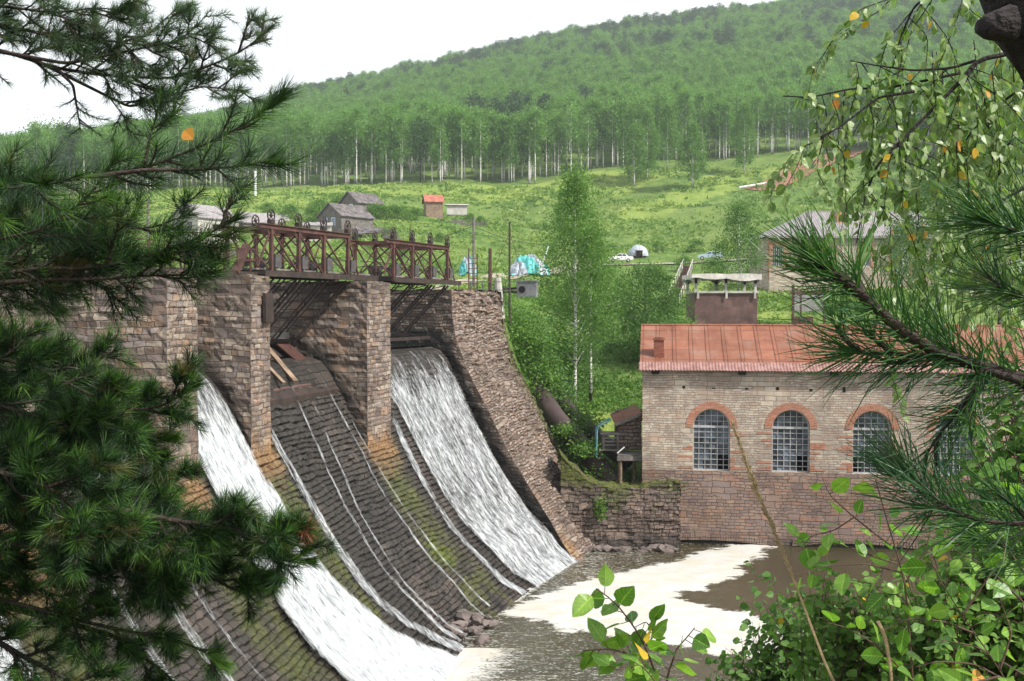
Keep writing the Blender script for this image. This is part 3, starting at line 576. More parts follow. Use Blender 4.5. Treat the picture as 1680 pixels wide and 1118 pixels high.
# middle bay: smooth apron slab, rusty plates and a sill timber
def slab(name, s0, s1, t0, z0, t1, z1, th, mat, label=None, parent=dam_root):
    A = [dam(s0, t0, z0), dam(s1, t0, z0), dam(s1, t1, z1), dam(s0, t1, z1)]; V = [a-dorg for a in A]+[a-dorg-np.array([0, 0, th]) for a in A]
    o = mk(name, V, [[0, 1, 2, 3], [7, 6, 5, 4], [0, 4, 5, 1], [1, 5, 6, 2], [2, 6, 7, 3], [3, 7, 4, 0]], mat, parent)
    if label: o['label'] = label
    return o
slab('apron', 10.85, 17.5, 6.75, 9.35, 9.6, 11.45, 1.2, M['darksteel'], 'smooth dark apron above the stone courses')
slab('plate', 11.2, 12.1, 7.9, 10.55, 9.3, 11.6, .05, M['rust'], 'orange rusted plate')
slab('plate', 12.6, 15.5, 7.0, 9.68, 9.2, 11.27, .05, M['tank'], 'long dark rusty plate')
b = MB()
A1, A2 = dam(10.85, 9.2, 11.6)-dorg, dam(17.4, 9.2, 11.6)-dorg; b.bar(A1, A2, .22, .25); b.build('sill_beam', M['concrete'], dam_root)
b = MB(); b.bar(dam(.1, 8.3, 11.2)-dorg, dam(8.4, 8.3, 11.2)-dorg, .12, .16); b.build('sill_beam', M['darksteel'], dam_root)
b = MB(); b.bar(dam(14.2, 6.8, 9.9)-dorg, dam(13.2, 8.8, 11.35)-dorg, .22, .1); b.bar(dam(15.1, 6.8, 9.9)-dorg, dam(14.6, 8.2, 10.9)-dorg, .16, .1); b.build('plank', M['brownwood'], dam_root)

# ------------------------------------------------------------------ falling water
def fallmat():
    t = NT('falling_water'); uv = t.tc.outputs['UV']; d = t.attr('dens')
    st = t.noise(t.mapv(uv, (5, .9, 1)), 1., 6, .6, .5); fi = t.noise(t.mapv(uv, (18, 3.2, 1)), 1., 5, .65); wob = t.noise(t.mapv(uv, (2, .35, 1)), 1, 4)
    f = t.math('ADD', t.math('ADD', t.math('MULTIPLY', st, .5), t.math('MULTIPLY', fi, .55)), t.math('MULTIPLY', wob, .25))
    f = t.math('ADD', f, t.math('MULTIPLY', d, .56))
    a = t.math('MULTIPLY', t.math('SUBTRACT', f, .86), 3.2, True)
    col = t.ramp(t.math('ADD', t.math('MULTIPLY', fi, .6), t.math('MULTIPLY', st, .45)), [(.36, (.24, .27, .30)), (.49, (.44, .47, .50)), (.62, (.62, .64, .66))])
    bs = t.p; t.inp(bs, 'Base Color', col); bs.inputs['Roughness'].default_value = .35
    t.bump(t.math('ADD', st, fi), .6, .12)
    tr = t.n('ShaderNodeBsdfTransparent'); ms = t.n('ShaderNodeMixShader'); t.l(a, ms.inputs[0]); t.l(tr.outputs[0], ms.inputs[1]); t.l(bs.outputs[0], ms.inputs[2]); t.l(ms.outputs[0], t.o.inputs[0])
    return t.m
M['fall'] = fallmat()
def fall(label, s_top, s_bot, t_top, t_bot, dens, lift=.17, seed=0, wander=0., group=None, path=None):
    """s_top/s_bot: (left, right) range of s at the top and at the foot."""
    ta_, tb_ = t_top, t_bot; a0, a1 = np.interp([tb_, ta_], TZ[:, 0], dA)
    na = int((a1-a0)/.12)+2; av_ = np.linspace(a1, a0, na); k = (a1-av_)/(a1-a0)
    sl_ = s_top[0]+(s_bot[0]-s_top[0])*k; sr_ = s_top[1]+(s_bot[1]-s_top[1])*k
    if path is not None:
        pa = np.array(path, float)[::-1]; tv = np.interp(av_, dA, TZ[:, 0]); sl_ = np.interp(tv, pa[:, 0], pa[:, 1]); sr_ = np.interp(tv, pa[:, 0], pa[:, 2])
    if wander: wd_ = (fbm(k*6+seed, k*0, seed)-.5)*wander; sl_ = sl_+wd_; sr_ = sr_+wd_
    nw = max(4, int(abs(s_top[1]-s_top[0])/.12)+2); g = np.linspace(0, 1, nw)
    S = sl_[:, None]*(1-g)+sr_[:, None]*g; A_ = np.repeat(av_[:, None], nw, 1)
    tt_ = np.interp(A_, dA, TZ[:, 0]); zz_ = np.interp(A_, dA, TZ[:, 1]); n1_ = -np.interp(A_, dA, dtz[:, 1]); n2_ = np.interp(A_, dA, dtz[:, 0]); lift = .13 if abs(s_top[1]-s_top[0]) < 1 else lift; nar = abs(s_top[1]-s_top[0]) < 1
    lf = lift+(fbm(S*5, A_*.6, seed)-.5)*(.06 if nar else .16)+.0*A_; lf = lf*np.clip(.6+k[:, None]*1.2, 0, 1.3)
    P = dam(S, tt_+n1_*lf, zz_+n2_*lf)
    ed = np.minimum(g, 1-g)*2*nw*.12; edf = np.clip(.12+ed[None, :]*(2.6 if nar else 1.4)+(fbm(S*3, A_, seed+1)-.5)*.6, 0, 1); D = dens*edf*np.clip(.25+k[:, None]*3+.35*fbm(S*3, A_, seed+8), 0, 1)
    D = D*(1-.22*nar*fbm(A_*.9, A_*0+seed, seed+2)); D = np.clip(D+.35*np.clip(k[:, None]-.72, 0, 1), 0, 1)*np.clip(edf*1.2, 0, 1)
    o = mk('waterfall', P.reshape(-1, 3), grid_faces(na, nw), M['fall'], uv=np.stack([S, A_], -1).reshape(-1, 2), attr={'dens': D.ravel()}, smooth=True)
    return tag(o, label, 'waterfall', group, 'structure')
fall('wide white sheet of water falling in the farthest spillway bay', (.15, 8.1), (.2, 7.4), 7.75, -.2, .62, seed=1, path=[(7.8, .15, 8.2), (6.2, .15, 6.9), (4, .15, 7.0), (2, .15, 6.7), (.6, .1, 6.2), (-.2, 0, 5.7)])
fall('narrow white stream hugging the far pier in the farthest bay', (7.9, 8.5), (7.6, 8.7), 6.4, -.1, .70, seed=2, path=[(6.4, 7.0, 7.7), (4.6, 7.35, 8.05), (3, 7.5, 8.15), (1.5, 7.3, 8.1), (.6, 6.8, 7.7), (-.2, 6.2, 7.2)])
fall('broad bright fall of water between the two nearer lit piers', (19.1, 22.65), (18.75, 22.75), 7.9, -.3, .86, .22, 3, path=[(7.8, 19.2, 22.6), (6.2, 19.0, 22.6), (4.9, 18.8, 22.65), (3.6, 18.55, 22.9), (2.6, 18.1, 23.1), (1.5, 17.6, 22.9), (.7, 16.3, 22.7), (-.3, 15.2, 22.4)])
fall('narrow white stream at the near edge of the middle bay', (16.9, 17.55), (17.0, 17.7), 7.0, -.1, .68, seed=4, path=[(7, 16.95, 17.5), (5, 16.6, 17.3), (2.4, 16.55, 17.35), (1.4, 16.1, 16.9), (.9, 15.2, 16.1), (-.1, 14.2, 15.2)])
fall('braided trickle down the middle bay stones', (15.3, 15.65), (14.2, 14.6), 7.9, .1, .66, .1, 5, .3, path=[(7.9, 13.8, 14.1), (5.8, 14.3, 14.6), (4.6, 14.55, 14.9), (3, 14.75, 15.15), (1.5, 14.8, 15.3), (.1, 14.0, 14.6)])
fall('second thin trickle beside the braided one in the middle bay', (14.3, 14.6), (13.6, 14.3), 7.2, .1, .60, .1, 6, .3, path=[(7.2, 13.0, 13.2), (4.6, 13.7, 14.0), (3, 14.1, 14.4), (1.5, 14.2, 14.6), (.1, 13.3, 13.7)])
fall('faint trickle on the far side of the middle bay', (11.9, 12.2), (11.0, 11.4), 8.0, .1, .58, .1, 7, .3, path=[(8, 11.9, 12.1), (5.5, 11.3, 11.55), (3, 11.1, 11.4), (.1, 11.0, 11.3)])
fall('faint trickle next to the mossy strip in the middle bay', (11.1, 11.4), (10.6, 11.0), 7.4, .3, .62, .1, 8, .2, path=[(7.4, 11.2, 11.4), (5.5, 10.65, 10.9), (3, 10.3, 10.6), (1.3, 10.2, 10.55), (.1, 9.8, 10.2)])
fall('thin stream down the near bay behind the pine', (27.4, 28.1), (26.6, 27.3), 8.2, .1, .62, .12, 9, .4)
fall('faint spray trickle beside the stream in the near bay', (26.1, 26.5), (25.6, 25.9), 7.6, .1, .52, .12, 10, .4)
fall('white fall at the lower left behind the pine boughs', (33.4, 38), (33.2, 37.5), 8.0, -.2, .85, .2, 11)
fall('thin stream at the top of the near bay by the left pier', (29.6, 30.1), (28.9, 29.4), 8.3, .4, .56, .12, 12, .4)
# ------------------------------------------------------------------ gate bridge on the piers
# the bridge runs straight from (-9.1, 38.3) to (-2.7, 53.9), its downstream edge just behind the pier noses
BD = np.array([6.4, 15.6]); BL = float(np.linalg.norm(BD)); BA = math.atan2(BD[1], BD[0])
def bridge(x0, x1, cols, label):
    """x along the bridge from its near end, y upstream (0..2), z up from the pier tops"""
    root = empty('gate_bridge', (-9.1, 38.3, TOPZ), BA, label, 'bridge', 'steel gate bridge spans on the dam')
    b = MB(); b.box((x0, -.08, .06), (x1, .04, .28)); b.box((x0, 1.94, .06), (x1, 2.08, .28))
    for x in np.arange(x0+.2, x1, .75): b.bar((x, 0, .2), (x, 2, .2), .1, .14)
    b.build('deck_frame', M['darksteel'], root)
    b = MB(); rg = random.Random(int(x0*3))
    for k, y in enumerate(np.arange(.15, 1.9, .22)): b.box((x0+rg.uniform(0, .3), y, .31), (x1-rg.uniform(0, .4), y+.19, .36+rg.uniform(0, .03)))
    b.build('deck_boards', M['wood'], root)
    for yb in (0, 2.0):
        b = MB(); b.box((cols[0]-.75, yb-.07, 1.82), (cols[-1]+.12, yb+.07, 1.97)); b.box((cols[0]-.75, yb-.13, 1.97), (cols[-1]+.12, yb+.13, 2.0)); b.build('top_beam', M['rust'], root)
    b = MB()
    for i, x in enumerate(cols): b.bar((x, 0, 1.88), (x, 2, 1.88), .1, .14)
    for i in range(len(cols)-1): b.bar((cols[i], 0, 1.93), (cols[i+1], 2, 1.93), .07)
    b.build('cross_beam', M['rust'], root)
    for yb in (0, 2.0):
        for i, x in enumerate(cols):
            b = MB(); b.box((x-.065, yb-.06, .1), (x+.065, yb+.06, 2.05)); b.add([(x-.3, yb, 1.78), (x+.3, yb, 1.78), (x, yb, 1.4), (x-.3, yb+.03, 1.78), (x+.3, yb+.03, 1.78), (x, yb+.03, 1.4)], [[0, 1, 2], [5, 4, 3], [0, 3, 4, 1], [1, 4, 5, 2], [2, 5, 3, 0]])
            b.build('post', M['rust'], root)
            # flywheel on its bearing above the beam
            b = MB(); b.box((x-.12, yb-.1, 2.02), (x+.12, yb+.1, 2.17)); b.build('bearing', M['darksteel'], root)
            b = MB(); c = (x, yb, 2.33); b.ring(c, (0, 1, 0), .22, .028, 22, 6)
            for a in range(6): b.bar(c, (x+.21*math.cos(a*math.pi/3+.3*i), yb, 2.33+.21*math.sin(a*math.pi/3+.3*i)), .03)
            b.disc(c, (0, 1, 0), .05, .1, 10); b.build('hand_wheel', M['darksteel'], root)
            if yb == 0 or i % 2:
                b = MB(); b.box((x+.12, yb-.1, .40), (x+.5, yb+.2, .9)); b.bar((x+.3, yb+.1, .88), (x+.18, yb+.1, 1.9), .03); b.build('counterweight', M['boxgrey'], root)
        b = MB()
        for i in range(len(cols)):
            x = cols[i]; xn = cols[i+1] if i+1 < len(cols) else x+.95
            b.bar((x+.05, yb, 1.75), (xn-.1, yb, .3), .055); 
            if yb: b.bar((x, yb-.06, .3), (xn, yb-.06, 1.75), .045)
            if i == 0: b.bar((x-.1, yb, 1.7), (x-.85, yb, .4), .06)
        b.build('brace', M['rust'], root)
    b = MB()
    for i, x in enumerate(cols): b.bar((x-.15, 0, .35), (x+.5, 2., 1.8), .05); b.bar((x+.2, 2, .35), (x-.1, 0.05, 1.7), .05)
    b.build('cross_brace', M['rust'], root)
    for x in cols:
        b = MB(); b.disc((x-.35, .9, .62), (1, 0, 0), .2, .05, 18); b.disc((x-.3, .9, .62), (1, 0, 0), .1, .1, 12); b.bar((x-.75, .9, .62), (x+.3, .9, .62), .05); b.bar((x-.55, .9, .35), (x-.55, .9, .66), .1); b.build('winch_gear', M['darksteel'], root)
    b = MB()
    for z in (.8, 1.05): b.bar((x0, 1.7, z), (x1, 1.72, z-.02), .04)
    b.build('handrail', M['rust'], root)
    # inclined lattice gate legs down to the crest behind
    for x in [c for c in cols if x0+.3 < c < x1-.3] + [cols[0]-.9]:
        b = MB()
        for dx in (0, .32): b.bar((x+dx, .1, .02), (x+dx, 2.9, -2.75), .06); b.bar((x+dx, .85, .02), (x+dx, 3.3, -2.35), .045); 
        for k in range(7):
            u = k/7; b.bar((x, .1+2.8*u, .02-2.77*u), (x+.32, .1+2.8*u+.3, .02-2.77*u-.35), .035); b.bar((x+.1, .1+2.8*u, .02-2.77*u), (x+.1, .85+2.45*min(1, u+.08), .02-2.37*min(1, u+.08)), .035)
        b.bar((x, .1, -.02), (x-.5, 2.4, -2.6), .045)
        b.build('gate_leg', M['darksteel'], root)
    b = MB(); b.bar((x0+.2, 2.6, -2.5), (x1-.3, 2.6, -2.5), .12); b.bar((x0+.2, 1.6, -1.5), (x1-.3, 1.6, -1.5), .07); b.build('gate_beam', M['darksteel'], root)
    return root
ycol = lambda Y: (Y-38.3)/BD[1]*BL
bridge(ycol(38.2), ycol(45.9), [ycol(v) for v in (38.65, 40.3, 41.95, 43.65)], 'rusty red bridge span with hand wheels over the middle bay')
bridge(ycol(47.3), ycol(53.9), [ycol(v) for v in (47.3, 49.0, 50.75, 52.5)], 'rusty red bridge span with hand wheels over the farthest bay')
# walkway with railing over the near piers
wk = empty('walkway', (-9.1, 38.3, TOPZ), BA+R(3), 'railed walkway on the near piers behind the pine boughs', 'walkway')
b = MB(); b.box((-11, .2, .05), (-.2, 2.0, .2)); b.build('deck', M['darksteel'], wk)
b = MB()
for x in np.arange(-11, 0, .8):
    for y in (.25, 1.9): b.bar((x, y, .2), (x, y, 1.05), .05)
for y in (.25, 1.9):
    for z in (.62, 1.03): b.bar((-11, y, z), (-.3, y, z), .04)
b.build('railing', M['rust'], wk)
b = MB(); b.bar((-1.5, .3, .15), (-.75, .3, 1.15), .26, .2); b.build('inclined_beam', M['rust'], wk); 
q0 = dam(17.7, 5.93, 12.3)-dorg; q1 = dam(18.25, 5.93, 12.3)-dorg; b = MB(); b.bar(q0, q0+[0, 0, 1.1], .1, .1); b.add([q0, q1, q1+[0, 0, 1.0], q0+[0, 0, 1.0]]+[v-np.array([math.cos(damang(18)), math.sin(damang(18)), 0])*.12 for v in (q0, q1, q1+[0, 0, 1.0], q0+[0, 0, 1.0])], [[0, 1, 2, 3], [7, 6, 5, 4], [0, 4, 5, 1], [1, 5, 6, 2], [2, 6, 7, 3], [3, 7, 4, 0]]); b.build('sluice_slot', M['darksteel'], dam_root)

# end of the dam: post, railings, cabinet, masts
def pole(name, x, y0, y1, Y, r, mat, label, cat='pole', arm=None, guys=(), lean=0):
    p0 = at(x, y0, Y); top = at(x+lean, y1, Y); root = empty(name, tuple(p0), 0, label, cat)
    b = MB(); b.tube([(0, 0, -.4), tuple(top-p0)], [r, r*.8], 7); b.build('shaft', mat, root)
    if arm:
        for z, wd in arm:
            b = MB(); b.bar((-wd, 0, top[2]-p0[2]-z), (wd, .02, top[2]-p0[2]-z), .09, .1)
            for k in (-1, 1): b.tube([(k*wd*.85, 0, top[2]-p0[2]-z), (k*wd*.85, 0, top[2]-p0[2]-z+.22)], [.05, .04], 6)
            b.build('crossarm', mat, root)
    for g in guys:
        q = at(*g)-p0; b = MB(); b.tube([tuple(top-p0-np.array([0, 0, .6])), tuple(q)], .018, 4, False); b.build('guy_wire', M['straw'], root)
    return root
pole('mast', 836, 520, 365, 64, .075, M['darksteel'], 'tall thin dark mast with guy wires at the end of the dam', 'mast', guys=((800, 470, 70), (862, 470, 75)))
pole('utility_pole', 777, 462, 357, 78, .11, M['wood'], 'wooden utility pole with crossarm beyond the bridge end', arm=((.5, 1.0),))
pole('utility_pole', 971, 455, 367, 160, .17, M['wood'], 'wooden utility pole with short crossarm standing in the meadow behind the tall birch', arm=((1.2, 1.3),))
pole('rusty_post', 804, 478, 408, 66, .13, M['rust'], 'short thick rusty post between the utility pole and the tall mast', 'post')
pole('white_post', 419, 319, 281, 250, .3, M['white'], 'white post on the meadow below the forest at the left', 'post')
pole('utility_pole', 243, 392, 326, 190, .3, M['wood'], 'weathered utility pole behind the pine at the far left', arm=((.9, 1.4),))
pole('concrete_post', 822, 512, 456, 62, .24, M['concrete'], 'pale leaning concrete post on top of the dam abutment', 'post', lean=-5)
fr = empty('pipe_railing', tuple(at(780, 490, 60)), R(20), 'thin grey pipe railing at the far end of the bridge', 'railing')
b = MB()
for i in range(6): b.bar((i*.75-1, i*.1, -.1), (i*.75-1, i*.1, 1.0), .045)
for z in (.5, .98): b.bar((-1, 0, z), (2.75, .5, z), .04)
b.build('rail', M['boxgrey'], fr)
fr = empty('ladder_frame', tuple(at(776, 480, 61)), R(10), 'upright rusty ladder frame beside the bridge end', 'ladder')
b = MB(); b.bar((-.25, 0, -.2), (-.25, 0, 2.6), .07); b.bar((.25, 0, -.2), (.25, 0, 2.3), .07)
for z in np.arange(.2, 2.2, .3): b.bar((-.25, 0, z), (.25, 0, z), .04)
b.build('frame', M['rust'], fr)
cb = empty('cabinet', tuple(at(866, 487, 66)), R(-12), 'grey electrical cabinet on the slope by the mast', 'cabinet')
b = MB(); b.box((-.6, -.4, 0), (.6, .4, .95)); b.box((-.66, -.46, .95), (.66, .46, 1.02)); b.build('case', M['cabinet'], cb)
b = MB(); b.disc((-.3, -.41, .45), (0, 1, 0), .22, .04, 14); b.build('dial', M['black'], cb)
b = MB(); b.tube([(-.6, 0, .55), (-1.6, 0, .5), (-1.75, 0, -.2)], .07, 8); b.tube([(-.6, .1, .3), (-1.9, .1, .3)], .05, 8); b.build('pipework', M['darksteel'], cb)
def wire(pts, label, sag=1.2):
    P = [np.array(p) for p in pts]; Q = []
    for a, e in zip(P[:-1], P[1:]):
        for k in range(13): u = k/12; Q.append(a*(1-u)+e*u-np.array([0, 0, sag*4*u*(1-u)]))
    return tag(MB().tube(Q, .022, 4, False).build('power_line', M['darksteel']), label, 'wire')
wire([at(777, 372, 78), at(971, 371, 160)], 'thin power line between the crossarm pole and the meadow pole', 2)
wire([at(243, 332, 190), at(500, 352, 130), at(777, 371, 78)], 'thin power line running left from the crossarm pole over the bridge', 2.5)
# crumpled tarpaulin heaps by the road
def heap(name, x, y, Y, rx, ry, h, mats, label, seed=0, cat='tarpaulin'):
    p0 = at(x, y, Y); n = 40; u = np.linspace(-1, 1, n); U, Vv = np.meshgrid(u, u); rr = np.sqrt(U**2+Vv**2)
    z = h*np.clip(1-rr**2*(1+.5*(fbm(U*2+seed, Vv*2, 3)-.5)), -.15, 1)*(.5+.9*fbm(U*4+seed, Vv*4, 2))
    z += .25*h*np.abs(np.sin((U*7+Vv*3+4*fbm(U*2, Vv*2, seed))*1.6))*(rr < 1)
    V = np.stack([U*rx, Vv*ry, z], -1).reshape(-1, 3); Fq = grid_faces(n, n); root = empty(name, tuple(p0), 0, label, cat)
    cxy = V[Fq].mean(1); strp = (np.sin(cxy[:, 0]*5/rx+cxy[:, 1]*3/ry) > .15)
    for k, (sel, m, nm) in enumerate(((strp, mats[0], 'folded_sheet'), (~strp, mats[1], 'under_sheet'))): mk(nm, V, Fq[sel], M[m], root)
    return root
h1 = heap('tarpaulin_heap', 868, 449, 110, 2.2, 1.6, 1.6, ('foil', 'tarp'), 'heap of pale and teal tarpaulin by the dirt road', 1)
h2 = heap('tarpaulin_heap', 768, 449, 100, .9, .9, 1.5, ('tarp', 'foil'), 'small heap of teal tarpaulin behind the bridge end', 5)
p = at(884, 447, 108); pk = empty('plank', tuple(p), 0, 'long white plank leaning up out of the teal tarpaulin heap', 'plank')
b = MB(); b.bar((0, 0, -.2), (1.0, .2, 2.7), .3, .12); b.build('board', M['white'], pk)

# ------------------------------------------------------------------ power house
FYB = 56.45; BX0, BX1 = 7.12, 33.0; BYD = 8.6; EAVE = 9.5; RIDGE = 11.75
ph = empty('power_house', (BX0, FYB, 0), R(-8), 'long stone power house with arched windows and rusty red roof at the water', 'building')
WX = [2.0+1.72+4.19*i for i in range(6)]; WR = .985; SILL = 3.95; SPR = 6.33
W_ = BX1-BX0
# front wall with arched openings; lower darker stone band below the sills
def wallpanel(z0, z1, mat, name, y=0.):
    P = []; F = []
    def quad(a, b, c, d): n = len(P); P.extend([a, b, c, d]); F.append([n, n+1, n+2, n+3])
    if z1 <= SILL: 
        nx = 80
        for i in range(nx): x0 = W_*i/nx; x1 = W_*(i+1)/nx; quad((x0, y, z0), (x1, y, z0), (x1, y, z1), (x0, y, z1))
    else:
        xs = [0]
        for c in WX:
            quad((xs[-1], y, z0), (c-WR, y, z0), (c-WR, y, z1), (xs[-1], y, z1)); n = 20
            for i in range(n):
                a0 = math.pi*(1-i/n); a1 = math.pi*(1-(i+1)/n); x0 = c+WR*math.cos(a0); x1 = c+WR*math.cos(a1); h0 = SPR+WR*math.sin(a0); h1 = SPR+WR*math.sin(a1)
                quad((x0, y, h0), (x1, y, h1), (x1, y, z1), (x0, y, z1)); quad((x0, y, h0), (x0, y+.5, h0), (x1, y+.5, h1), (x1, y, h1))
            quad((c-WR, y, z0), (c-WR, y+.5, z0), (c-WR, y+.5, SPR), (c-WR, y, SPR)); quad((c+WR, y, SPR), (c+WR, y+.5, SPR), (c+WR, y+.5, z0), (c+WR, y, z0))
            quad((c-WR, y, z0), (c+WR, y, z0), (c+WR, y+.5, z0-.0), (c-WR, y+.5, z0-.0)); xs.append(c+WR)
        quad((xs[-1], y, z0), (W_, y, z0), (W_, y, z1), (xs[-1], y, z1))
    return P, F
P, F = wallpanel(SILL, EAVE, None, ''); b = MB().add(P, F)
b.add([(0, BYD, -1), (0, 0, -1), (0, 0, EAVE), (0, BYD/2, RIDGE-.1), (0, BYD, EAVE)], [[0, 1, 2, 3, 4]])
b.add([(W_, 0, -1), (W_, BYD, -1), (W_, BYD, EAVE), (W_, BYD/2, RIDGE-.1), (W_, 0, EAVE)], [[0, 1, 2, 3, 4]])
b.add([(W_, BYD, -1), (0, BYD, -1), (0, BYD, EAVE), (W_, BYD, EAVE)], [[0, 1, 2, 3]])
b.build('wall', M['facade'], ph)
b = MB()
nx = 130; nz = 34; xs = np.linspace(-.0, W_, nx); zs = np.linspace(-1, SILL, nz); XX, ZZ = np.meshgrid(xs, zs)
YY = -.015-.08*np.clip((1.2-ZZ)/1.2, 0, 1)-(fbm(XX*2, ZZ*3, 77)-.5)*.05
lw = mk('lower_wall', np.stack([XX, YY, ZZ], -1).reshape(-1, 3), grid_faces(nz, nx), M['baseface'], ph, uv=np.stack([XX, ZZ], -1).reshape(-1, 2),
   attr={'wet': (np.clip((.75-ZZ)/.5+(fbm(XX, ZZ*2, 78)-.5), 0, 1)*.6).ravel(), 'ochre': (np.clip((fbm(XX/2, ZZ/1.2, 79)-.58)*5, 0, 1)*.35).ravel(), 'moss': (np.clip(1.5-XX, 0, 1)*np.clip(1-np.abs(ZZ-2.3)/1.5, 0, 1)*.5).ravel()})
# brick arches of separate voussoirs, quoin bricks and cornice courses
for c in WX:
    b = MB(); n = 27
    for i in range(n):
        a0 = math.pi*(i+.06)/n; a1 = math.pi*(i+.94)/n; r0, r1 = WR+.01, WR+.38+(.02 if i % 2 else 0); V = []
        for y in (-.03, .2):
            for a, r in ((a0, r0), (a1, r0), (a1, r1), (a0, r1)): V.append((c+r*math.cos(a), y, SPR+r*math.sin(a)))
        b.add(V, [[0, 1, 2, 3], [0, 4, 5, 1], [1, 5, 6, 2], [2, 6, 7, 3], [3, 7, 4, 0]])
    b.build('brick_arch', M['brick'], ph)
rg = random.Random(11)
for c in WX:
    for sd in (-1, 1):
        b = MB(); z = SILL+.1
        while z < SPR-.3:
            if rg.random() < .33 or not b.V:
                for k in range(rg.randint(1, 3)):
                    x0 = c+sd*(WR+.02+.27*k); x0, x1 = sorted((x0, x0+sd*.25)); b.box((x0, -.018, z), (x1, .1, z+.1))
            z += .13
        b.build('brick_quoins', M['brick'], ph)
b = MB()
for k, (z, o) in enumerate(((EAVE-.32, .05), (EAVE-.2, .1), (EAVE-.08, .15))): b.box((-.05, -o, z), (W_+.05, .1, z+.09))
b.build('cornice', M['facade'], ph)
b = MB()
for i in range(15): x = 2.1+1.68*i+rg.uniform(-.1, .1); b.box((x, -.012, 8.35+rg.uniform(-.1, .1)), (x+.16, .1, 8.52+rg.uniform(-.1, .1)))  # black boxes give the dark of putlog holes as colour
for x in (.5, 5.1, 9.9, 17, 23): b.box((x, -.3, EAVE-.3), (x+.4, .1, EAVE-.02))
b.build('dark_holes_beam_ends', M['black'], ph)
# culvert arches at the water line
b = MB()
for c, hw, rise in ((3.7, 3.0, .42), (11.4, 3.4, .5), (19.2, 3.2, .45)):
    n = 44
    for i in range(n):
        u0 = -1+2*(i+.08)/n; u1 = -1+2*(i+.92)/n; z0 = lambda u: .02+rise*(1-u*u)*.45; V = []
        for y in (-.16, .2):
            for u, dz in ((u0, 0), (u1, 0), (u1, .32), (u0, .32)): V.append((c+hw*u, y, z0(u)+dz))
        b.add(V, [[0, 1, 2, 3], [0, 4, 5, 1], [1, 5, 6, 2], [2, 6, 7, 3], [3, 7, 4, 0]])
b.build('culvert_arch', M['baseface'], ph)
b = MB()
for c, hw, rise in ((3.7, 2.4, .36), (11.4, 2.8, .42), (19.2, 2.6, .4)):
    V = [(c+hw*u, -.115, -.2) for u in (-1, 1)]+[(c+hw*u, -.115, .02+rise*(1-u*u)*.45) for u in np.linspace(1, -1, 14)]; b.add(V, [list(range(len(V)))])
b.build('culvert_dark_sheet', M['black'], ph)  # black sheet stands in for the shade inside the culverts
# roof: sheet slopes and a flatter corrugated eave strip
sl_len = math.hypot(BYD/2+.0, RIDGE-EAVE)
nx = 90; xs = np.linspace(-.15, W_+.2, nx); vs = np.linspace(0, 1, 14); XX, VV = np.meshgrid(xs, vs)
YY = -.02+VV*(BYD/2+.02); ZZ = EAVE+.12+(RIDGE-EAVE-.1)*VV+(fbm(XX/1.1, VV*4, 81)-.5)*.05-.05*np.sin(np.pi*VV)*(fbm(XX/4, VV, 82))
mk('roof', np.stack([XX, YY, ZZ], -1).reshape(-1, 3), grid_faces(14, nx), M['roof'], ph, uv=np.stack([XX+VV*.0, VV*sl_len+.35], -1).reshape(-1, 2), smooth=False)
mk('roof', np.stack([XX, BYD/2+VV*(BYD/2+.3), RIDGE+.02-(RIDGE-EAVE)*VV], -1).reshape(-1, 3), grid_faces(14, nx), M['roof'], ph, uv=np.stack([XX, VV*sl_len], -1).reshape(-1, 2))
b = MB(); b.tube([(-.15, BYD/2, RIDGE+.03), (W_+.2, BYD/2, RIDGE+.03)], .07, 8); b.build('ridge_cap', M['roof'], ph)
b = MB()
for x in np.arange(.75, W_, .92): b.bar((x-.0, .3, EAVE+.315), (x, BYD/2, RIDGE+.045), .022, .02)
b.build('roof_seam', M['roof'], ph)
xs = np.arange(-.2, W_+.25, .035); XX, VV = np.meshgrid(xs, [0, 1]); cz = .028*np.sin(XX/.17*2*math.pi); sag = (fbm(XX/2, XX*0, 83)-.5)*.06
mk('eave_sheet', np.stack([XX, -.42+VV*.62, EAVE-.08+VV*.42+cz+sag], -1).reshape(-1, 3), grid_faces(2, len(xs)), M['eave'], ph, smooth=True)
b = MB(); b.box((.60, .85, EAVE+.3), (1.16, 1.4, EAVE+1.62)); b.box((.55, .80, EAVE+1.5), (1.21, 1.45, EAVE+1.6)); ch = b.build('chimney', M['darkbrick'], ph)
b = MB(); b.box((.66, .91, EAVE+1.625), (1.1, 1.34, EAVE+1.64)); b.build('flue_dark_plate', M['black'], ch)  # black plate, the flue's inner shade put into its colour
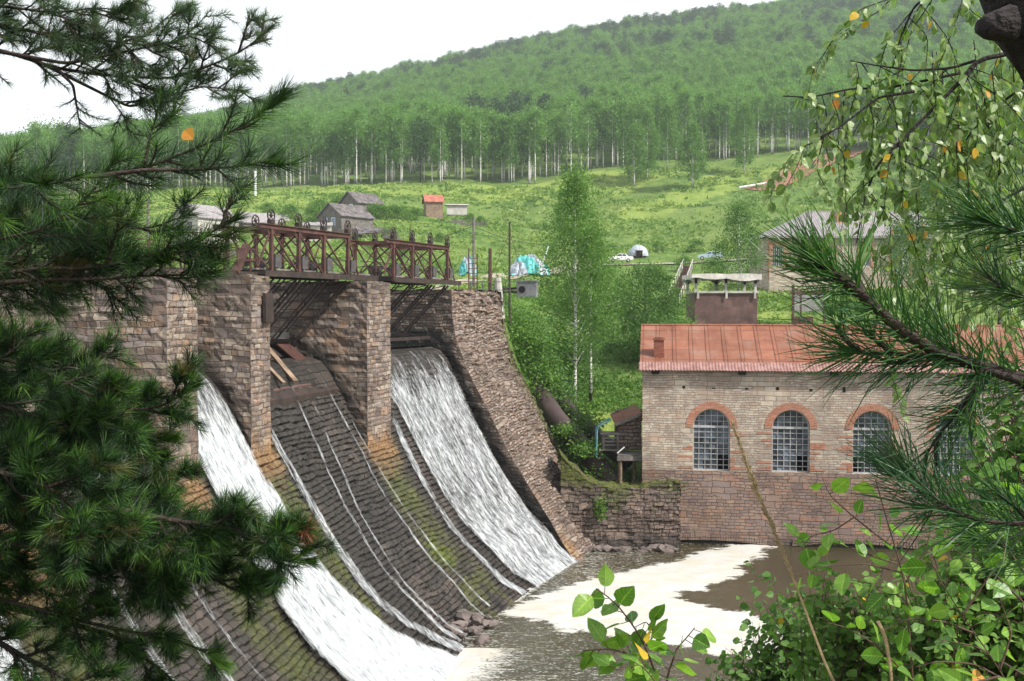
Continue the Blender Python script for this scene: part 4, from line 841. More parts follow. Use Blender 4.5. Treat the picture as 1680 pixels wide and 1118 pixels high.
# windows: frame, glazing bars, panes with one pane of each missing or ajar
def window(c, miss, idx):
    fr_ = MB(); n = 16; y = .3
    fr_.bar((c-WR+.03, y, SILL+.03), (c+WR-.03, y, SILL+.03), .07, .06); fr_.bar((c-WR+.035, y, SILL), (c-WR+.035, y, SPR), .06); fr_.bar((c+WR-.035, y, SILL), (c+WR-.035, y, SPR), .06)
    fr_.bar((c-WR, y-.03, SPR), (c+WR, y-.03, SPR), .08, .12)
    for i in range(n):
        a0 = math.pi*i/n; a1 = math.pi*(i+1)/n; r = WR-.035; fr_.bar((c+r*math.cos(a0), y, SPR+r*math.sin(a0)), (c+r*math.cos(a1), y, SPR+r*math.sin(a1)), .06)
    f = fr_.build('window', M['grating'], ph); b = MB(); nx = 6 
    for i in range(1, nx): x = c-WR+2*WR*i/nx; z1 = SPR+math.sqrt(max(0, WR**2-(x-c)**2)); b.bar((x, y, SILL), (x, y, z1), .032)
    for k in range(1, 8): z = SILL+(SPR-SILL)*k/8; b.bar((c-WR, y, z), (c+WR, y, z), .032)
    for z in (SPR+.3, SPR+.6): hw = math.sqrt(WR**2-(z-SPR)**2); b.bar((c-hw, y, z), (c+hw, y, z), .032)
    b.build('glazing_bars', M['grating'], f)
    b = MB(); V = [(c-WR+.02, y+.03, SILL), (c+WR-.02, y+.03, SILL)]+[(c+(WR-.02)*math.cos(a), y+.03, SPR+(WR-.02)*math.sin(a)) for a in np.linspace(0, math.pi, 20)]
    # pane sheet split round the missing corner
    mx0, mx1 = (c+WR-.62, c+WR) if miss > 0 else (c-WR, c-WR+.5); mz = SILL+.9
    V = [(c-WR+.02, y+.03, mz), (c+WR-.02, y+.03, mz)]+V[2:]; b.add(V, [list(range(len(V)))])
    a, e = (c-WR+.02, mx0) if miss > 0 else (mx1, c+WR-.02); b.add([(a, y+.03, SILL), (e, y+.03, SILL), (e, y+.03, mz), (a, y+.03, mz)], [[0, 1, 2, 3]])
    b.build('glass', M['glass'], f)
    b = MB(); b.box((mx0 if miss > 0 else mx0+.03, y+.02, SILL+.02), (mx1-(.03 if miss > 0 else 0), y+.045, mz)) if False else b.box((c-WR+.02, y-.03, SILL-.03), (c+WR-.02, y+.06, SILL+.0)); b.build('sill', M['grating'], f)
for i, c in enumerate(WX): window(c, [1, 1, -1, 1, -1, 1][i], i)
b = MB(); b.box((.4, .6, 3.4), (W_-.4, BYD-.4, 3.5)); b.box((.4, 3.0, 3.5), (W_-.4, 3.1, EAVE)); b.build('floor', M['black'], ph)  # black floor and inner screen added to keep the interior dark

# lean-to shed, timber platform and rails between power house and gully
sh = empty('lean_to_shed', tuple(at(1052, 740, 58)*[1, 1, 0]+[0, 0, 3.2]), 0, 'small brick lean-to shed with red tin roof against the power house end wall', 'shed')
b = MB(); b.box((-1.25, 0, 1.6), (.0, 2.6, 3.15)); b.add([(-1.25, 0, 3.15), (0, 0, 3.15), (0, 0, 3.62)], [[0, 1, 2]]); b.build('wall', M['dampwall'], sh)
b = MB(); V = [(-1.5, -.25, 3.12), (.0, -.25, 3.72), (.0, 2.7, 3.95), (-1.5, 2.7, 3.35)]; b.add(V+[(x, y, z-.06) for x, y, z in V], [[0, 1, 2, 3], [7, 6, 5, 4], [0, 4, 5, 1], [1, 5, 6, 2], [2, 6, 7, 3], [3, 7, 4, 0]]); b.build('roof', M['roof'], sh)
b = MB(); b.bar((-1.5, -.27, 3.05), (0, -.27, 3.65), .06, .16); b.build('fascia', M['wood'], sh)
pf = empty('timber_platform', tuple(at(1052, 745, 57.4)*[1, 1, 0]+[0, 0, 3.2]), 0, 'weathered timber platform on posts beside the lean-to shed', 'platform')
b = MB()
for k in range(7): b.box((-1.35, -.6+k*.22, 1.45), (0, -.42+k*.22, 1.5))
b.box((-1.4, -.66, 1.18), (0, -.6, 1.44)); b.build('deck', M['wood'], pf)
for x, y in ((-1.2, -.5), (-1.15, .6), (-.3, .7)): b = MB(); b.tube([(x, y, -.3), (x, y, 1.2)], .09, 8); b.build('post', M['brownwood'], pf)
b = MB(); b.bar((-1.4, -.63, 1.6), (-1.0, -.63, 1.95), .18, .04); b.build('board', M['white'], pf)
pl = empty('timber_landing', tuple(at(1000, 745, 58)*[1, 1, 0]+[0, 0, 3.2]), 0, 'lower timber landing with crate-like steps and a turquoise bent rail', 'landing')
b = MB()
for k in range(6): b.box((-.6, k*.22-.3, 1.6), (.75, k*.22-.12, 1.65))
b.build('deck', M['wood'], pl)
b = MB()
for x in (-.35, .45):
    for y in (-.1, .7): b.box((x-.06, y-.06, 1.65), (x+.06, y+.06, 2.5))
for z in (1.85, 2.05, 2.25, 2.45): b.box((-.35, -.14, z), (.45, -.08, z+.09))
b.box((-.5, -.25, 2.5), (.6, .85, 2.56)); b.build('step_crate', M['wood'], pl)
b = MB()
for dy in (0, .8): b.tube([(-.75, -.2+dy, 1.2), (-.72, -.2+dy, 2.7), (-.6, -.15+dy, 2.95), (.1, .1+dy, 3.3)], .045, 8)
b.tube([(-.72, -.2, 2.2), (-.72, .6, 2.2)], .04, 6); b.build('rail', M['turq'], pl)
b = MB(); b.tube([(.55, 0, -.3), (.55, 0, 1.6)], .08, 6); b.tube([(-.45, .6, -.3), (-.45, .6, 1.6)], .08, 6); b.build('post', M['brownwood'], pl)
# penstock pipes
def pipe(pts, r, label):
    o = MB().tube(spline(pts, 24), r, 22).build('penstock_pipe', M['pipe'], smooth=True); root = tag(o, label, 'pipe'); 
    b = MB(); Q = spline(pts, 24)
    for k in (4, 10, 16, 21): b.ring(Q[k], Q[min(k+1, 23)]-Q[k-1], r+.0, .045, 22, 5)
    b.build('flange', M['pipe'], o); return root
pipe([at(880, 640, 64), at(915, 692, 61.5), at(960, 740, 59.5), at(1012, 800, 58)], .62, 'large dark penstock pipe running down the gully towards the power house')
pipe([at(905, 640, 67), at(945, 688, 64), at(985, 722, 62.5), at(1030, 760, 61)], .5, 'second dark penstock pipe lying behind the larger one in the gully')
stones('rubble', [tuple(at(x, y, 60.5)) for x, y in [(rg.uniform(1010, 1052), rg.uniform(672, 690)) for _ in range(40)]], .12, .26, M['rock'], 'small heap of stones above the lean-to shed roof', 3)

# ------------------------------------------------------------------ surge tank, frame, steps and upper brick house behind
tk = empty('surge_tank', tuple(at(1191, 545, 96)), 0, 'rusty steel tank under a wavy pale concrete canopy behind the power house', 'tank')
k_ = 96/F_PX; hw = 51*k_
b = MB(); nz_t = 10; xs = np.linspace(-hw, hw, 16); zs = np.linspace(-1, 3.6, 8); XX, ZZ = np.meshgrid(xs, zs); dn = (fbm(XX, ZZ, 91)-.5)*.22
mk('front_plate', np.stack([XX, dn, ZZ], -1).reshape(-1, 3), grid_faces(8, 16), M['tank'], tk)
b.box((-hw, .12, -1), (hw, 5, 3.6)); b.build('shell', M['tank'], tk)
b = MB(); b.box((-hw-.1, -.15, 3.6), (hw+.1, 5.1, 3.8)); 
for x in (-hw+.15, -.1, hw-.35): b.box((x, -.22, 3.1), (x+.2, -.15, 3.8))
b.build('rim_beam', M['concrete'], tk)
for x in (-hw+.1, 0, hw-.15):
    for y in (.1, 4.6): b = MB(); b.box((x-.12, y, 3.8), (x+.12, y+.2, 4.95)); b.add([(x-.12, y, 4.5), (x-.7, y, 4.95), (x+.7, y, 4.95), (x+.12, y, 4.5), (x-.12, y+.2, 4.5), (x-.7, y+.2, 4.95), (x+.7, y+.2, 4.95), (x+.12, y+.2, 4.5)], [[0, 1, 2, 3], [7, 6, 5, 4], [0, 4, 5, 1], [3, 2, 6, 7]]); b.build('column', M['concrete'], tk)
xs = np.linspace(-hw-.35, hw+.3, 60); prof_ = .07*np.abs(np.sin(xs*1.1))*1.; V = []
for y in (-.4, 5.2):
    for z0, s_ in ((5.35, 0), (4.95, 1)): V += [(x, y, z0-.1*math.sin(x*.6)*s_+(-p if s_ else p*.3)) for x, p in zip(xs, prof_*2.2)]
n = len(xs); Fc = []
for i in range(n-1): Fc += [[i, i+1, n+i+1, n+i][::-1], [2*n+i, 2*n+i+1, 3*n+i+1, 3*n+i], [i, 2*n+i, 2*n+i+1, i+1][::-1], [n+i, n+i+1, 3*n+i+1, 3*n+i][::-1]]
Fc += [[0, n, 3*n, 2*n][::-1], [n-1, 2*n-1, 4*n-1, 3*n-1]]
mk('canopy', V, Fc, M['paleconc'], tk)
fr = empty('steel_frame', tuple(at(1327, 540, 92)), 0, 'open rust red steel frame with pale panel above the power house roof', 'frame')
b = MB()
for x in (-1.4, 1.4): b.box((x-.1, 0, -.6), (x+.1, .2, 3.9))
b.box((-1.4, 0, 3.1), (1.4, .15, 3.35)); b.box((-.75, 0, 0), (-.65, .12, 3.1)); b.build('frame', M['rust'], fr)
b = MB(); b.box((-1.3, .05, .1), (.4, .1, 1.1)); b.build('red_panel', M['rust'], fr)
b = MB(); b.box((-1.3, .05, 1.6), (1.3, .1, 3.1)); b.build('pale_panel', M['slate'], fr)
st_ = empty('stairway', tuple(at(1105, 500, 118)), R(-6), 'rusty steel stairway with white handrails climbing to the road', 'stairs')
b = MB(); N = 26; dY = 36; ddz = float(at(1122, 440, 158)[2]-at(1105, 500, 118)[2]); ddx = 1.2
pth = [np.array([3.9*(i/N), dY*i/N, ddz*i/N]) for i in range(N+1)]
for q in pth: b.box((q[0]-.6, q[1], q[2]-.05), (q[0]+.6, q[1]+1.25, q[2]+.12))
b.build('treads', M['rust'], st_)
for sx in (-.7, .7):
    b = MB()
    for q in pth[::3]: b.bar((q[0]+sx, q[1], q[2]), (q[0]+sx, q[1], q[2]+1.25), .1)
    b.bar(pth[0]+[sx, 0, 1.1], pth[-1]+[sx, 0, 1.1], .06); b.build('handrail', M['paleconc'], st_)
# upper brick house
UH = at(1262, 474, 125); ub = empty('brick_house', tuple(UH), R(2), 'brick and stone house with grey corrugated roof above the power house', 'building')
wl, dp_, ht = 16.5, 8.0, float(at(1262, 389, 125)[2]-UH[2])/1.2
def opening_wall(b, x0, x1, z0, z1, ops, y=0):
    cur = x0
    for (a, e, s0, s1) in ops:
        b.add([(cur, y, z0), (a, y, z0), (a, y, z1), (cur, y, z1)], [[0, 1, 2, 3]]); b.add([(a, y, z0), (e, y, z0), (e, y, s0), (a, y, s0)], [[0, 1, 2, 3]]); b.add([(a, y, s1), (e, y, s1), (e, y, z1), (a, y, z1)], [[0, 1, 2, 3]])
        for q in ([(a, y, s0), (a, y+.35, s0), (a, y+.35, s1), (a, y, s1)], [(e, y, s1), (e, y+.35, s1), (e, y+.35, s0), (e, y, s0)], [(a, y, s0), (e, y, s0), (e, y+.35, s0), (a, y+.35, s0)], [(a, y, s1), (a, y+.35, s1), (e, y+.35, s1), (e, y, s1)]): b.add(q, [[0, 1, 2, 3]])
        cur = e
    b.add([(cur, y, z0), (x1, y, z0), (x1, y, z1), (cur, y, z1)], [[0, 1, 2, 3]])
ops = [(.3, 1.4, 2.25, 4.3), (5.4, 6.5, 2.25, 4.3), (9.2, 10.3, 2.25, 4.3), (12.4, 14.2, 1.6, 4.3)]
b = MB(); opening_wall(b, 0, wl, -2, ht, ops); b.add([(0, dp_, -2), (0, 0, -2), (0, 0, ht), (0, dp_, ht)], [[0, 1, 2, 3]]); b.add([(wl, 0, -2), (wl, dp_, -2), (wl, dp_, ht), (wl, 0, ht)], [[0, 1, 2, 3]]); b.add([(wl, dp_, -2), (0, dp_, -2), (0, dp_, ht), (wl, dp_, ht)], [[0, 1, 2, 3]]); b.build('wall', M['facade'], ub)
b = MB()
for a, e, s0, s1 in ops:
    for x0, x1 in ((a-.32, a-.005), (e+.005, e+.32)): b.box((x0, -.03, s0-.1), (x1, .1, s1+.35))
    b.box((a-.005, -.03, s1+.005), (e+.005, .1, s1+.35))
b.box((-.03, -.03, 1.2), (-.0+.01, .5, ht)); b.build('brick_surround', M['brick'], ub)
for a, e, s0, s1 in ops:
    f = MB(); 
    for x in (a+.03, e-.03): f.bar((x, .2, s0), (x, .2, s1), .07)
    for z in (s0+.03, (s0+s1)/2, s1-.03): f.bar((a, .2, z), (e, .2, z), .07)
    f = f.build('window', M['white'], ub); b = MB()
    for x in np.linspace(a, e, 6)[1:-1]: b.bar((x, .15, s0), (x, .15, s1), .05)
    b.build('window_bars', M['grating'], f); b = MB(); b.add([(a, .24, s0), (e, .24, s0), (e, .24, s1), (a, .24, s1)], [[0, 1, 2, 3]]); b.build('glass', M['glass'], f)
rz_ = float(at(1340, 348, 130)[2]-UH[2])/1.2; o_ = .45; xs = np.arange(-o_, wl+o_, .055); hip = 5.2
def hipz(x, v):  # v 0 at eave, 1 at ridge (front slope), clipped by the left hip
    return v
XX, VV = np.meshgrid(xs, np.linspace(0, 1, 12)); vmax = np.clip((XX+o_)/(hip+o_), 0.02, 1); Vc = VV*vmax
Zr = ht+.05+(rz_-ht)*Vc+.05*np.sin(XX/.24*2*math.pi); Yr = -o_+(dp_/2+o_)*Vc
mk('roof', np.stack([XX, Yr, Zr], -1).reshape(-1, 3), grid_faces(12, len(xs)), M['slate'], ub, smooth=True)
b = MB(); b.add([(-o_, -o_, ht+.03), (hip, dp_/2, rz_), (-o_, dp_+o_, ht+.03)], [[2, 1, 0]]); b.add([(-o_, dp_+o_, ht), (hip, dp_/2, rz_), (wl+o_, dp_/2, rz_), (wl+o_, dp_+o_, ht)], [[3, 2, 1, 0]]); b.box((-o_, -o_, ht-.12), (wl+o_, -o_+.05, ht+.02)); b.build('roof', M['slate'], ub)
b = MB(); b.bar((hip, dp_/2, rz_+.06), (wl+o_, dp_/2, rz_+.06), .2, .12); b.bar((-o_, -o_, ht+.1), (hip, dp_/2, rz_+.08), .18, .1); b.build('ridge_cap', M['slate'], ub)
ub.scale = (1.2,)*3; b = MB(); b.box((hip+2.3, 1.9, ht+1.0), (hip+3, 2.6, rz_-.1)); b.build('chimney', M['brick'], ub)
b = MB(); b.bar((1.2, -1.6, -.8), (3.8, -1.6, 1.0), .1); b.bar((1.2, -1.6, -1.4), (3.8, -1.6, .3), .2, .1)
for k in range(4): b.bar((1.2+.85*k, -1.6, -1.2+.58*k), (1.2+.85*k, -1.6, -.7+.6*k), .08)
b.build('stair_rail', M['rust'], ub)

# ------------------------------------------------------------------ village houses
def gable_house(name, x, y, Y, wd, ln, hw_, rise, rz, wallm, roofm, label, windows=(), dirY=0, over=.35, trim='white', cat='house', door=None):
    """gable end faces local -Y; width along X, length along Y"""
    p0 = at(x, y, Y); p0[2] = min(p0[2], float(hgt(p0[0], p0[1]))+.1) if False else p0[2]
    root = empty(name, tuple(p0), R(rz), label, cat); h = hw_; w2 = wd/2
    b = MB(); b.add([(-w2, 0, -2), (w2, 0, -2), (w2, 0, h), (0, 0, h+rise), (-w2, 0, h)], [[0, 1, 2, 3, 4]]); b.add([(w2, ln, -2), (-w2, ln, -2), (-w2, ln, h), (0, ln, h+rise), (w2, ln, h)], [[0, 1, 2, 3, 4]])
    b.add([(w2, 0, -2), (w2, ln, -2), (w2, ln, h), (w2, 0, h)], [[0, 1, 2, 3]]); b.add([(-w2, ln, -2), (-w2, 0, -2), (-w2, 0, h), (-w2, ln, h)], [[0, 1, 2, 3]]); b.build('wall', wallm, root)
    sl_ = rise/w2
    for sgn in (-1, 1):
        xs = np.linspace(0, w2+over, 8); ys = np.linspace(-over, ln+over, 24); XX, YY = np.meshgrid(xs, ys); rg2 = fbm(XX*2+x, YY*2, 4)
        ZZ = h+rise-sl_*XX+.08+(rg2-.5)*.15; V = np.concatenate([np.stack([sgn*XX, YY, ZZ], -1).reshape(-1, 3), np.stack([sgn*XX, YY, ZZ-.12], -1).reshape(-1, 3)])
        fq = grid_faces(24, 8); mk('roof', V, np.concatenate([fq if sgn < 0 else fq, fq+len(V)//2]), roofm, root)
        b = MB(); b.bar((0, -over-.02, h+rise+.02), (sgn*(w2+over), -over-.02, h-sl_*over+.02), .05, .22); b.build('bargeboard', M['wood'], root)
    b = MB(); n = int((h+rise)/.22)
    for k in range(n):
        z = k*.22; ww = w2 if z < h else w2*(1-(z-h)/rise); b.box((-ww, -.03, z), (ww, 0.0, z+.19))
        if z < h: b.box((w2, 0, z), (w2+.03, ln, z+.19))
    b.build('boarding', wallm, root)
    for (a, z, ww, hh) in windows:
        b = MB(); 
        for q in ((a-ww/2-.08, a-ww/2+.05), (a+ww/2-.05, a+ww/2+.08), (a-.03, a+.03)): b.box((q[0], -.1, z), (q[1], -.035, z+hh))
        b.box((a-ww/2-.12, -.11, z-.1), (a+ww/2+.12, -.034, z)); b.box((a-ww/2-.12, -.11, z+hh), (a+ww/2+.12, -.034, z+hh+.14)); f = b.build('window', M[trim], root)
        b = MB(); b.box((a-ww/2, -.06, z), (a+ww/2, -.032, z+hh)); b.build('glass', M['glass'], f)
    return root
M['darkroof'] = plain('dark_board_roof', (.14, .125, .125), .85, .5, 1.2, c2=(.05, .042, .042))
M['redroof'] = rust('red_tin_roof', (.25, .08, .05), (.36, .12, .08), (.42, .18, .12), 1)
M['cream'] = plain('whitewashed_boards', (.5, .47, .44), .85, .2, 1)
M['blue'] = plain('pale_blue_trim', (.5, .62, .75), .6, .1, 1)
gable_house('wooden_house', 541, 376, 190, 6.2, 8, 2.4, 2.3, -38, M['wood'], M['darkroof'], 'dark log house with blue trimmed windows and patched board roof', ((-1.1, .7, .9, 1.2), (1.0, .7, .9, 1.2)), trim='blue')
gable_house('wooden_house', 572, 352, 212, 5.6, 7, 2.4, 2.2, -40, M['wood'], M['darkroof'], 'smaller dark house higher up behind the log house', ((.8, .8, .8, 1.1),))
gable_house('shed', 697, 346, 225, 4.2, 3.6, 1.9, 1.5, -78, M['brownwood'], M['redroof'], 'small shed with a rusty red roof alone on the meadow', cat='shed')
gable_house('long_barn', 733, 338, 232, 1.2, 4.5, .15, .15, -86, M['cream'], M['cream'], 'low pale roof beside the red roofed shed', cat='barn')
gable_house('white_house', 303, 386, 175, 6.6, 9, 3.0, 2.3, -32, M['cream'], M['slate'], 'whitewashed house with grey roof and red gable behind the pine', ((-.9, 3.6, .5, .9), (0, 3.6, .5, .9), (.9, 3.6, .5, .9), (-1.6, .8, .9, 1.2), (1.3, .8, .9, 1.2)), trim='rust')
gable_house('grey_house', 393, 388, 200, 6, 9, 2.6, 2.0, -60, M['wood'], M['slate'], 'grey roofed house behind the near end of the bridge')
gable_house('low_shed', 500, 378, 180, 2.4, 4.5, .8, .5, -84, M['cream'], M['slate'], 'low pale shed left of the dark log house', cat='shed')
# collapsed board shed and fence
cs_ = empty('collapsed_shed', tuple(at(612, 392, 175)), 0, 'heap of grey boards from a collapsed shed right of the dark log house', 'shed')
rg = random.Random(9); b = MB()
for k in range(60):
    x = rg.uniform(-4.5, 3.5); y = rg.uniform(-1.5, 2); a = rg.uniform(-.5, .5); l = rg.uniform(1.2, 3.6); z = rg.uniform(.1, 1.3)*(1-abs(x)/6); b.bar((x-l/2*math.cos(a), y-l/2*math.sin(a), z+rg.uniform(-.3, .5)), (x+l/2*math.cos(a), y+l/2*math.sin(a), z+rg.uniform(-.5, .3)), .22, .05)
b.build('boards', M['wood'], cs_); b = MB(); b.add([(-3.8, -1, .7), (1, -1.3, 1.0), (1.6, 1.5, 1.9), (-3, 1.8, 2.2)], [[0, 1, 2, 3]]); b.build('fallen_roof', M['darkroof'], cs_)
def fence(pts, label, hh=1.1, mat='wood'):
    P = np.array([[*G(x, Y), 0] for x, Y in pts]); P = spline(P, 30); P[:, 2] = hgt(P[:, 0], P[:, 1]); o = P[0].copy(); root = empty('board_fence', tuple(o), 0, label, 'fence')
    b = MB(); rg = random.Random(int(pts[0][0]))
    for i in range(29): b.bar(P[i]-o+[0, 0, .9*hh], P[i+1]-o+[0, 0, .9*hh], .08); b.bar(P[i]-o+[0, 0, .4*hh], P[i+1]-o+[0, 0, .4*hh], .08)
    b.build('rail', M[mat], root); b = MB()
    for i in range(29):
        for k in range(4): q = P[i]*(1-k/4)+P[i+1]*k/4-o; b.bar(q+[0, 0, -.2], q+[rg.uniform(-.05, .05), 0, hh+rg.uniform(-.15, .1)], .16, .04)
    b.build('pickets', M[mat], root)
fence([(560, 185), (610, 180), (655, 176)], 'leaning grey board fence right of the log house')
fence([(300, 160), (360, 158), (420, 165)], 'board fence in front of the whitewashed house')
fence([(740, 218), (770, 222), (800, 224)], 'short low grey fence on the meadow right of the pale roof', .8)

# earth-covered cellar with pale tarpaulin
dmp = at(1047, 441, 181); dmp[2] = float(hgt(dmp[0], dmp[1])); dm = empty('cellar_mound', tuple(dmp), 0, 'round cellar mound covered in pale tarpaulin with dark doorway', 'cellar')
dm.scale = (.78, .78, .75); n = 36; th = np.linspace(0, 2*math.pi, n, endpoint=False); V = []; 
for k in range(12):
    ph_ = (k/11)*math.pi/2; 
    for a in th: r = math.cos(ph_)*(1+.12*(float(fbm(a*3, k*.5, 3))-.5)); V.append((2.35*r*math.cos(a), 2.2*r*math.sin(a), 2.7*math.sin(ph_)+.25*(float(fbm(a*4, k*.9, 7))-.5)))
F = [[k*n+i, k*n+(i+1) % n, (k+1)*n+(i+1) % n, (k+1)*n+i] for k in range(11) for i in range(n)]
mk('mound', V, F, M['foil'], dm); b = MB(); b.box((-.7, -2.5, -.2), (.5, -1.6, 1.1)); b.build('doorway', M['black'], dm)  # black box carries the doorway's inner shade in its colour
b = MB(); b.box((-.85, -2.6, -.2), (-.7, -2.4, 1.15)); b.box((.5, -2.6, -.2), (.65, -2.4, 1.15)); b.box((-.95, -2.65, 1.1), (.75, -2.4, 1.28)); b.build('door_frame', M['rust'], dm)

# cars on the road
def car(name, x, y, Y, rz, paint, label, cat, hatch=False):
    _p = at(x, y, Y); _p[2] = float(hgt(_p[0], _p[1]))+.35; root = empty(name, tuple(_p), R(rz), label, cat); L_ = 4.1; 
    if hatch: low = [(-2.0, .35), (-2.05, .75), (-1.95, .95), (-1.2, 1.0), (1.1, .95), (1.9, .8), (2.0, .55), (2.0, .3)]; cab = [(-1.9, .95), (-1.55, 1.38), (.1, 1.42), (.95, .95)]
    else: low = [(-2.05, .35), (-2.1, .8), (-2.0, .93), (-1.1, .95), (1.0, .93), (1.95, .85), (2.05, .6), (2.05, .33)]; cab = [(-1.25, .93), (-.85, 1.38), (.35, 1.4), (.95, .93)]
    def extr(poly, w0, w1, zt):
        V = []; n = len(poly)
        for sgn in (-1, 1):
            for (px_, pz) in poly: k = 0 if pz < zt-.3 else 1; V.append((px_, sgn*(w0 if not k else w1), pz))
        return V, [list(range(n))[::-1], [n+i for i in range(n)]]+[[i, (i+1) % n, n+(i+1) % n, n+i] for i in range(n)]
    V, F = extr(low, .8, .78, 5); bmx = bmesh.new(); vs = [bmx.verts.new(v) for v in V]; [bmx.faces.new([vs[i] for i in f]) for f in F]; bmesh.ops.recalc_face_normals(bmx, faces=bmx.faces); bmesh.ops.bevel(bmx, geom=bmx.edges[:], offset=.06, segments=2, affect='EDGES'); me = bpy.data.meshes.new('body'); bmx.to_mesh(me); bmx.free(); link('body', me, paint, root)
    V, F = extr(cab, .74, .6, 1.5); b = MB(); b.add(V, F); b.build('roof', paint, root)
    b = MB()
    for sgn in (-1, 1):
        ys = lambda z: sgn*(.745-.145*max(0, (z-1.08)/.3)*1.)
        for a, e, a2, e2 in (((cab[0][0]+.28), -.32, cab[1][0]+.1, -.3), (-.22, cab[3][0]-.22, -.22, cab[2][0]-.02)): b.add([(a, sgn*.755, 1.0), (e, sgn*.755, 1.0), (e2, sgn*.635, 1.33), (a2, sgn*.635, 1.33)], [[0, 1, 2, 3]])
    x1, x2 = cab[3][0], cab[2][0]; b.add([(x1+.01, -.62, .98), (x1+.01, .62, .98), (x2+.05, .53, 1.36), (x2+.05, -.53, 1.36)], [[0, 1, 2, 3]]); x1, x2 = cab[0][0], cab[1][0]; b.add([(x1-.01, -.62, .98), (x1-.01, .62, .98), (x2-.05, .53, 1.34), (x2-.05, -.53, 1.34)], [[0, 1, 2, 3]])
    b.build('windows', M['carglass'], root)
    for wx in (-1.25, 1.3):
        for sgn in (-1, 1):
            wq = MB().disc((wx, sgn*.72, .3), (0, 1, 0), .3, .2, 20).build('wheel', M['black'], root); MB().disc((wx, sgn*.83, .3), (0, 1, 0), .17, .03, 14).build('rim', M['grating'], wq)
    for sgn in (-1, 1): MB().disc((2.07, sgn*.55, .68), (1, 0, 0), .1, .05, 12).build('headlight', M['paleconc'], root); b = MB(); b.box((-2.13, sgn*.6-.12, .6), (-2.07, sgn*.6+.12, .8)); b.build('tail_light', M['redroof'], root)
    b = MB(); b.box((2.03, -.78, .38), (2.14, .78, .5)); b.box((-2.16, -.78, .38), (-2.05, .78, .5)); b.build('bumper', M['grating'], root)
    return root
def paint(name, c):
    t = NT(name); t.p.inputs['Coat Weight'].default_value = .5; return t.done(t.ramp(t.noise(t.tc.outputs['Object'], 2, 4), [(.3, tuple(x*.85 for x in c)), (.7, c)]), .35, .5)
car('parked_car', 1018, 444, 172, 176, paint('white_car_paint', (.78, .78, .77)), 'white boxy sedan parked on the road beside the cellar mound', 'car')
car('parked_car', 1165, 440, 172, 168, paint('pale_blue_car_paint', (.42, .52, .60)), 'pale blue hatchback parked near the bushy birch on the road', 'car', True)
# logs by the clay track
lg = MB(); 
for (x0, y0, Y0, x1, y1, Y1) in ((1306, 302, 276, 1328, 286, 290), (1310, 303, 274, 1330, 289, 287)): lg.tube([at(x0, y0, Y0), at(x1, y1, Y1)], .35, 7)
tag(lg.build('felled_logs', M['paleconc']), 'pair of pale felled logs on the red clay track', 'logs')
MB().tube([at(1212, 308, 262), at(1262, 300, 268), at(1302, 293, 274)], .3, 6).build('felled_log', M['paleconc'])
tag(bpy.data.objects['felled_log'], 'long thin pale log lying on the meadow left of the clay track', 'log')
stones('boulder', [tuple(at(1262+i*5, 318-i, 262)) for i in range(5)], .5, 1.0, M['paleconc'], 'pale rocks below the felled logs', 8)
# ------------------------------------------------------------------ vegetation
def leaf_quads(P, size, rg, up=.35, droop=0, asp=.62):
    """P (n,3) -> quads of random orientation"""
    n = len(P); N = rg.normal(size=(n, 3)); N[:, 2] = np.abs(N[:, 2])*1.+up; N /= np.linalg.norm(N, axis=1)[:, None]
    A = rg.normal(size=(n, 3)); A[:, 2] -= droop; A -= (A*N).sum(1)[:, None]*N; A /= np.linalg.norm(A, axis=1)[:, None]+1e-9; B = np.cross(N, A)
    s = size*rg.uniform(.6, 1.35, n)[:, None]; A *= s*.5; B *= s*.5*asp
    V = np.stack([P-A, P+B*.9-A*.1, P+A, P-B*.9-A*.1], 1).reshape(-1, 3); return V, np.arange(4*n).reshape(-1, 4)
def crown_points(rg, n, H, cb, cr, shape='birch', clumps=60, spread=.55):
    """clumps of leaves within a crown hull from height cb to H"""
    u = rg.random(clumps)**.85; z = cb+(H-cb)*u
    if shape == 'birch': rad = cr*np.clip(np.sin(np.pi*(u*.86+.12))**.8, .08, 1)*(1-.45*u)*1.25
    elif shape == 'cone': rad = cr*(1-u)**.9+.1
    else: rad = cr*np.sqrt(np.clip(1-(2*u-1)**2, .05, 1))
    a = rg.uniform(0, 2*np.pi, clumps); r = rad*np.sqrt(rg.uniform(.15, 1, clumps)); c = np.stack([r*np.cos(a), r*np.sin(a), z], 1)
    k = rg.integers(0, clumps, n); sp_ = np.abs(rg.normal(size=clumps)*.25+1)*spread
    d = rg.normal(size=(n, 3))*np.array([1, 1, .8 if shape != 'birch' else 1.15]); P = c[k]+d*sp_[k][:, None]
    tone = np.clip(.5+.22*(rg.random(clumps)[k]-.5)*2+.18*(rg.random(n)-.5)*2, 0, 1)
    return P, tone, c
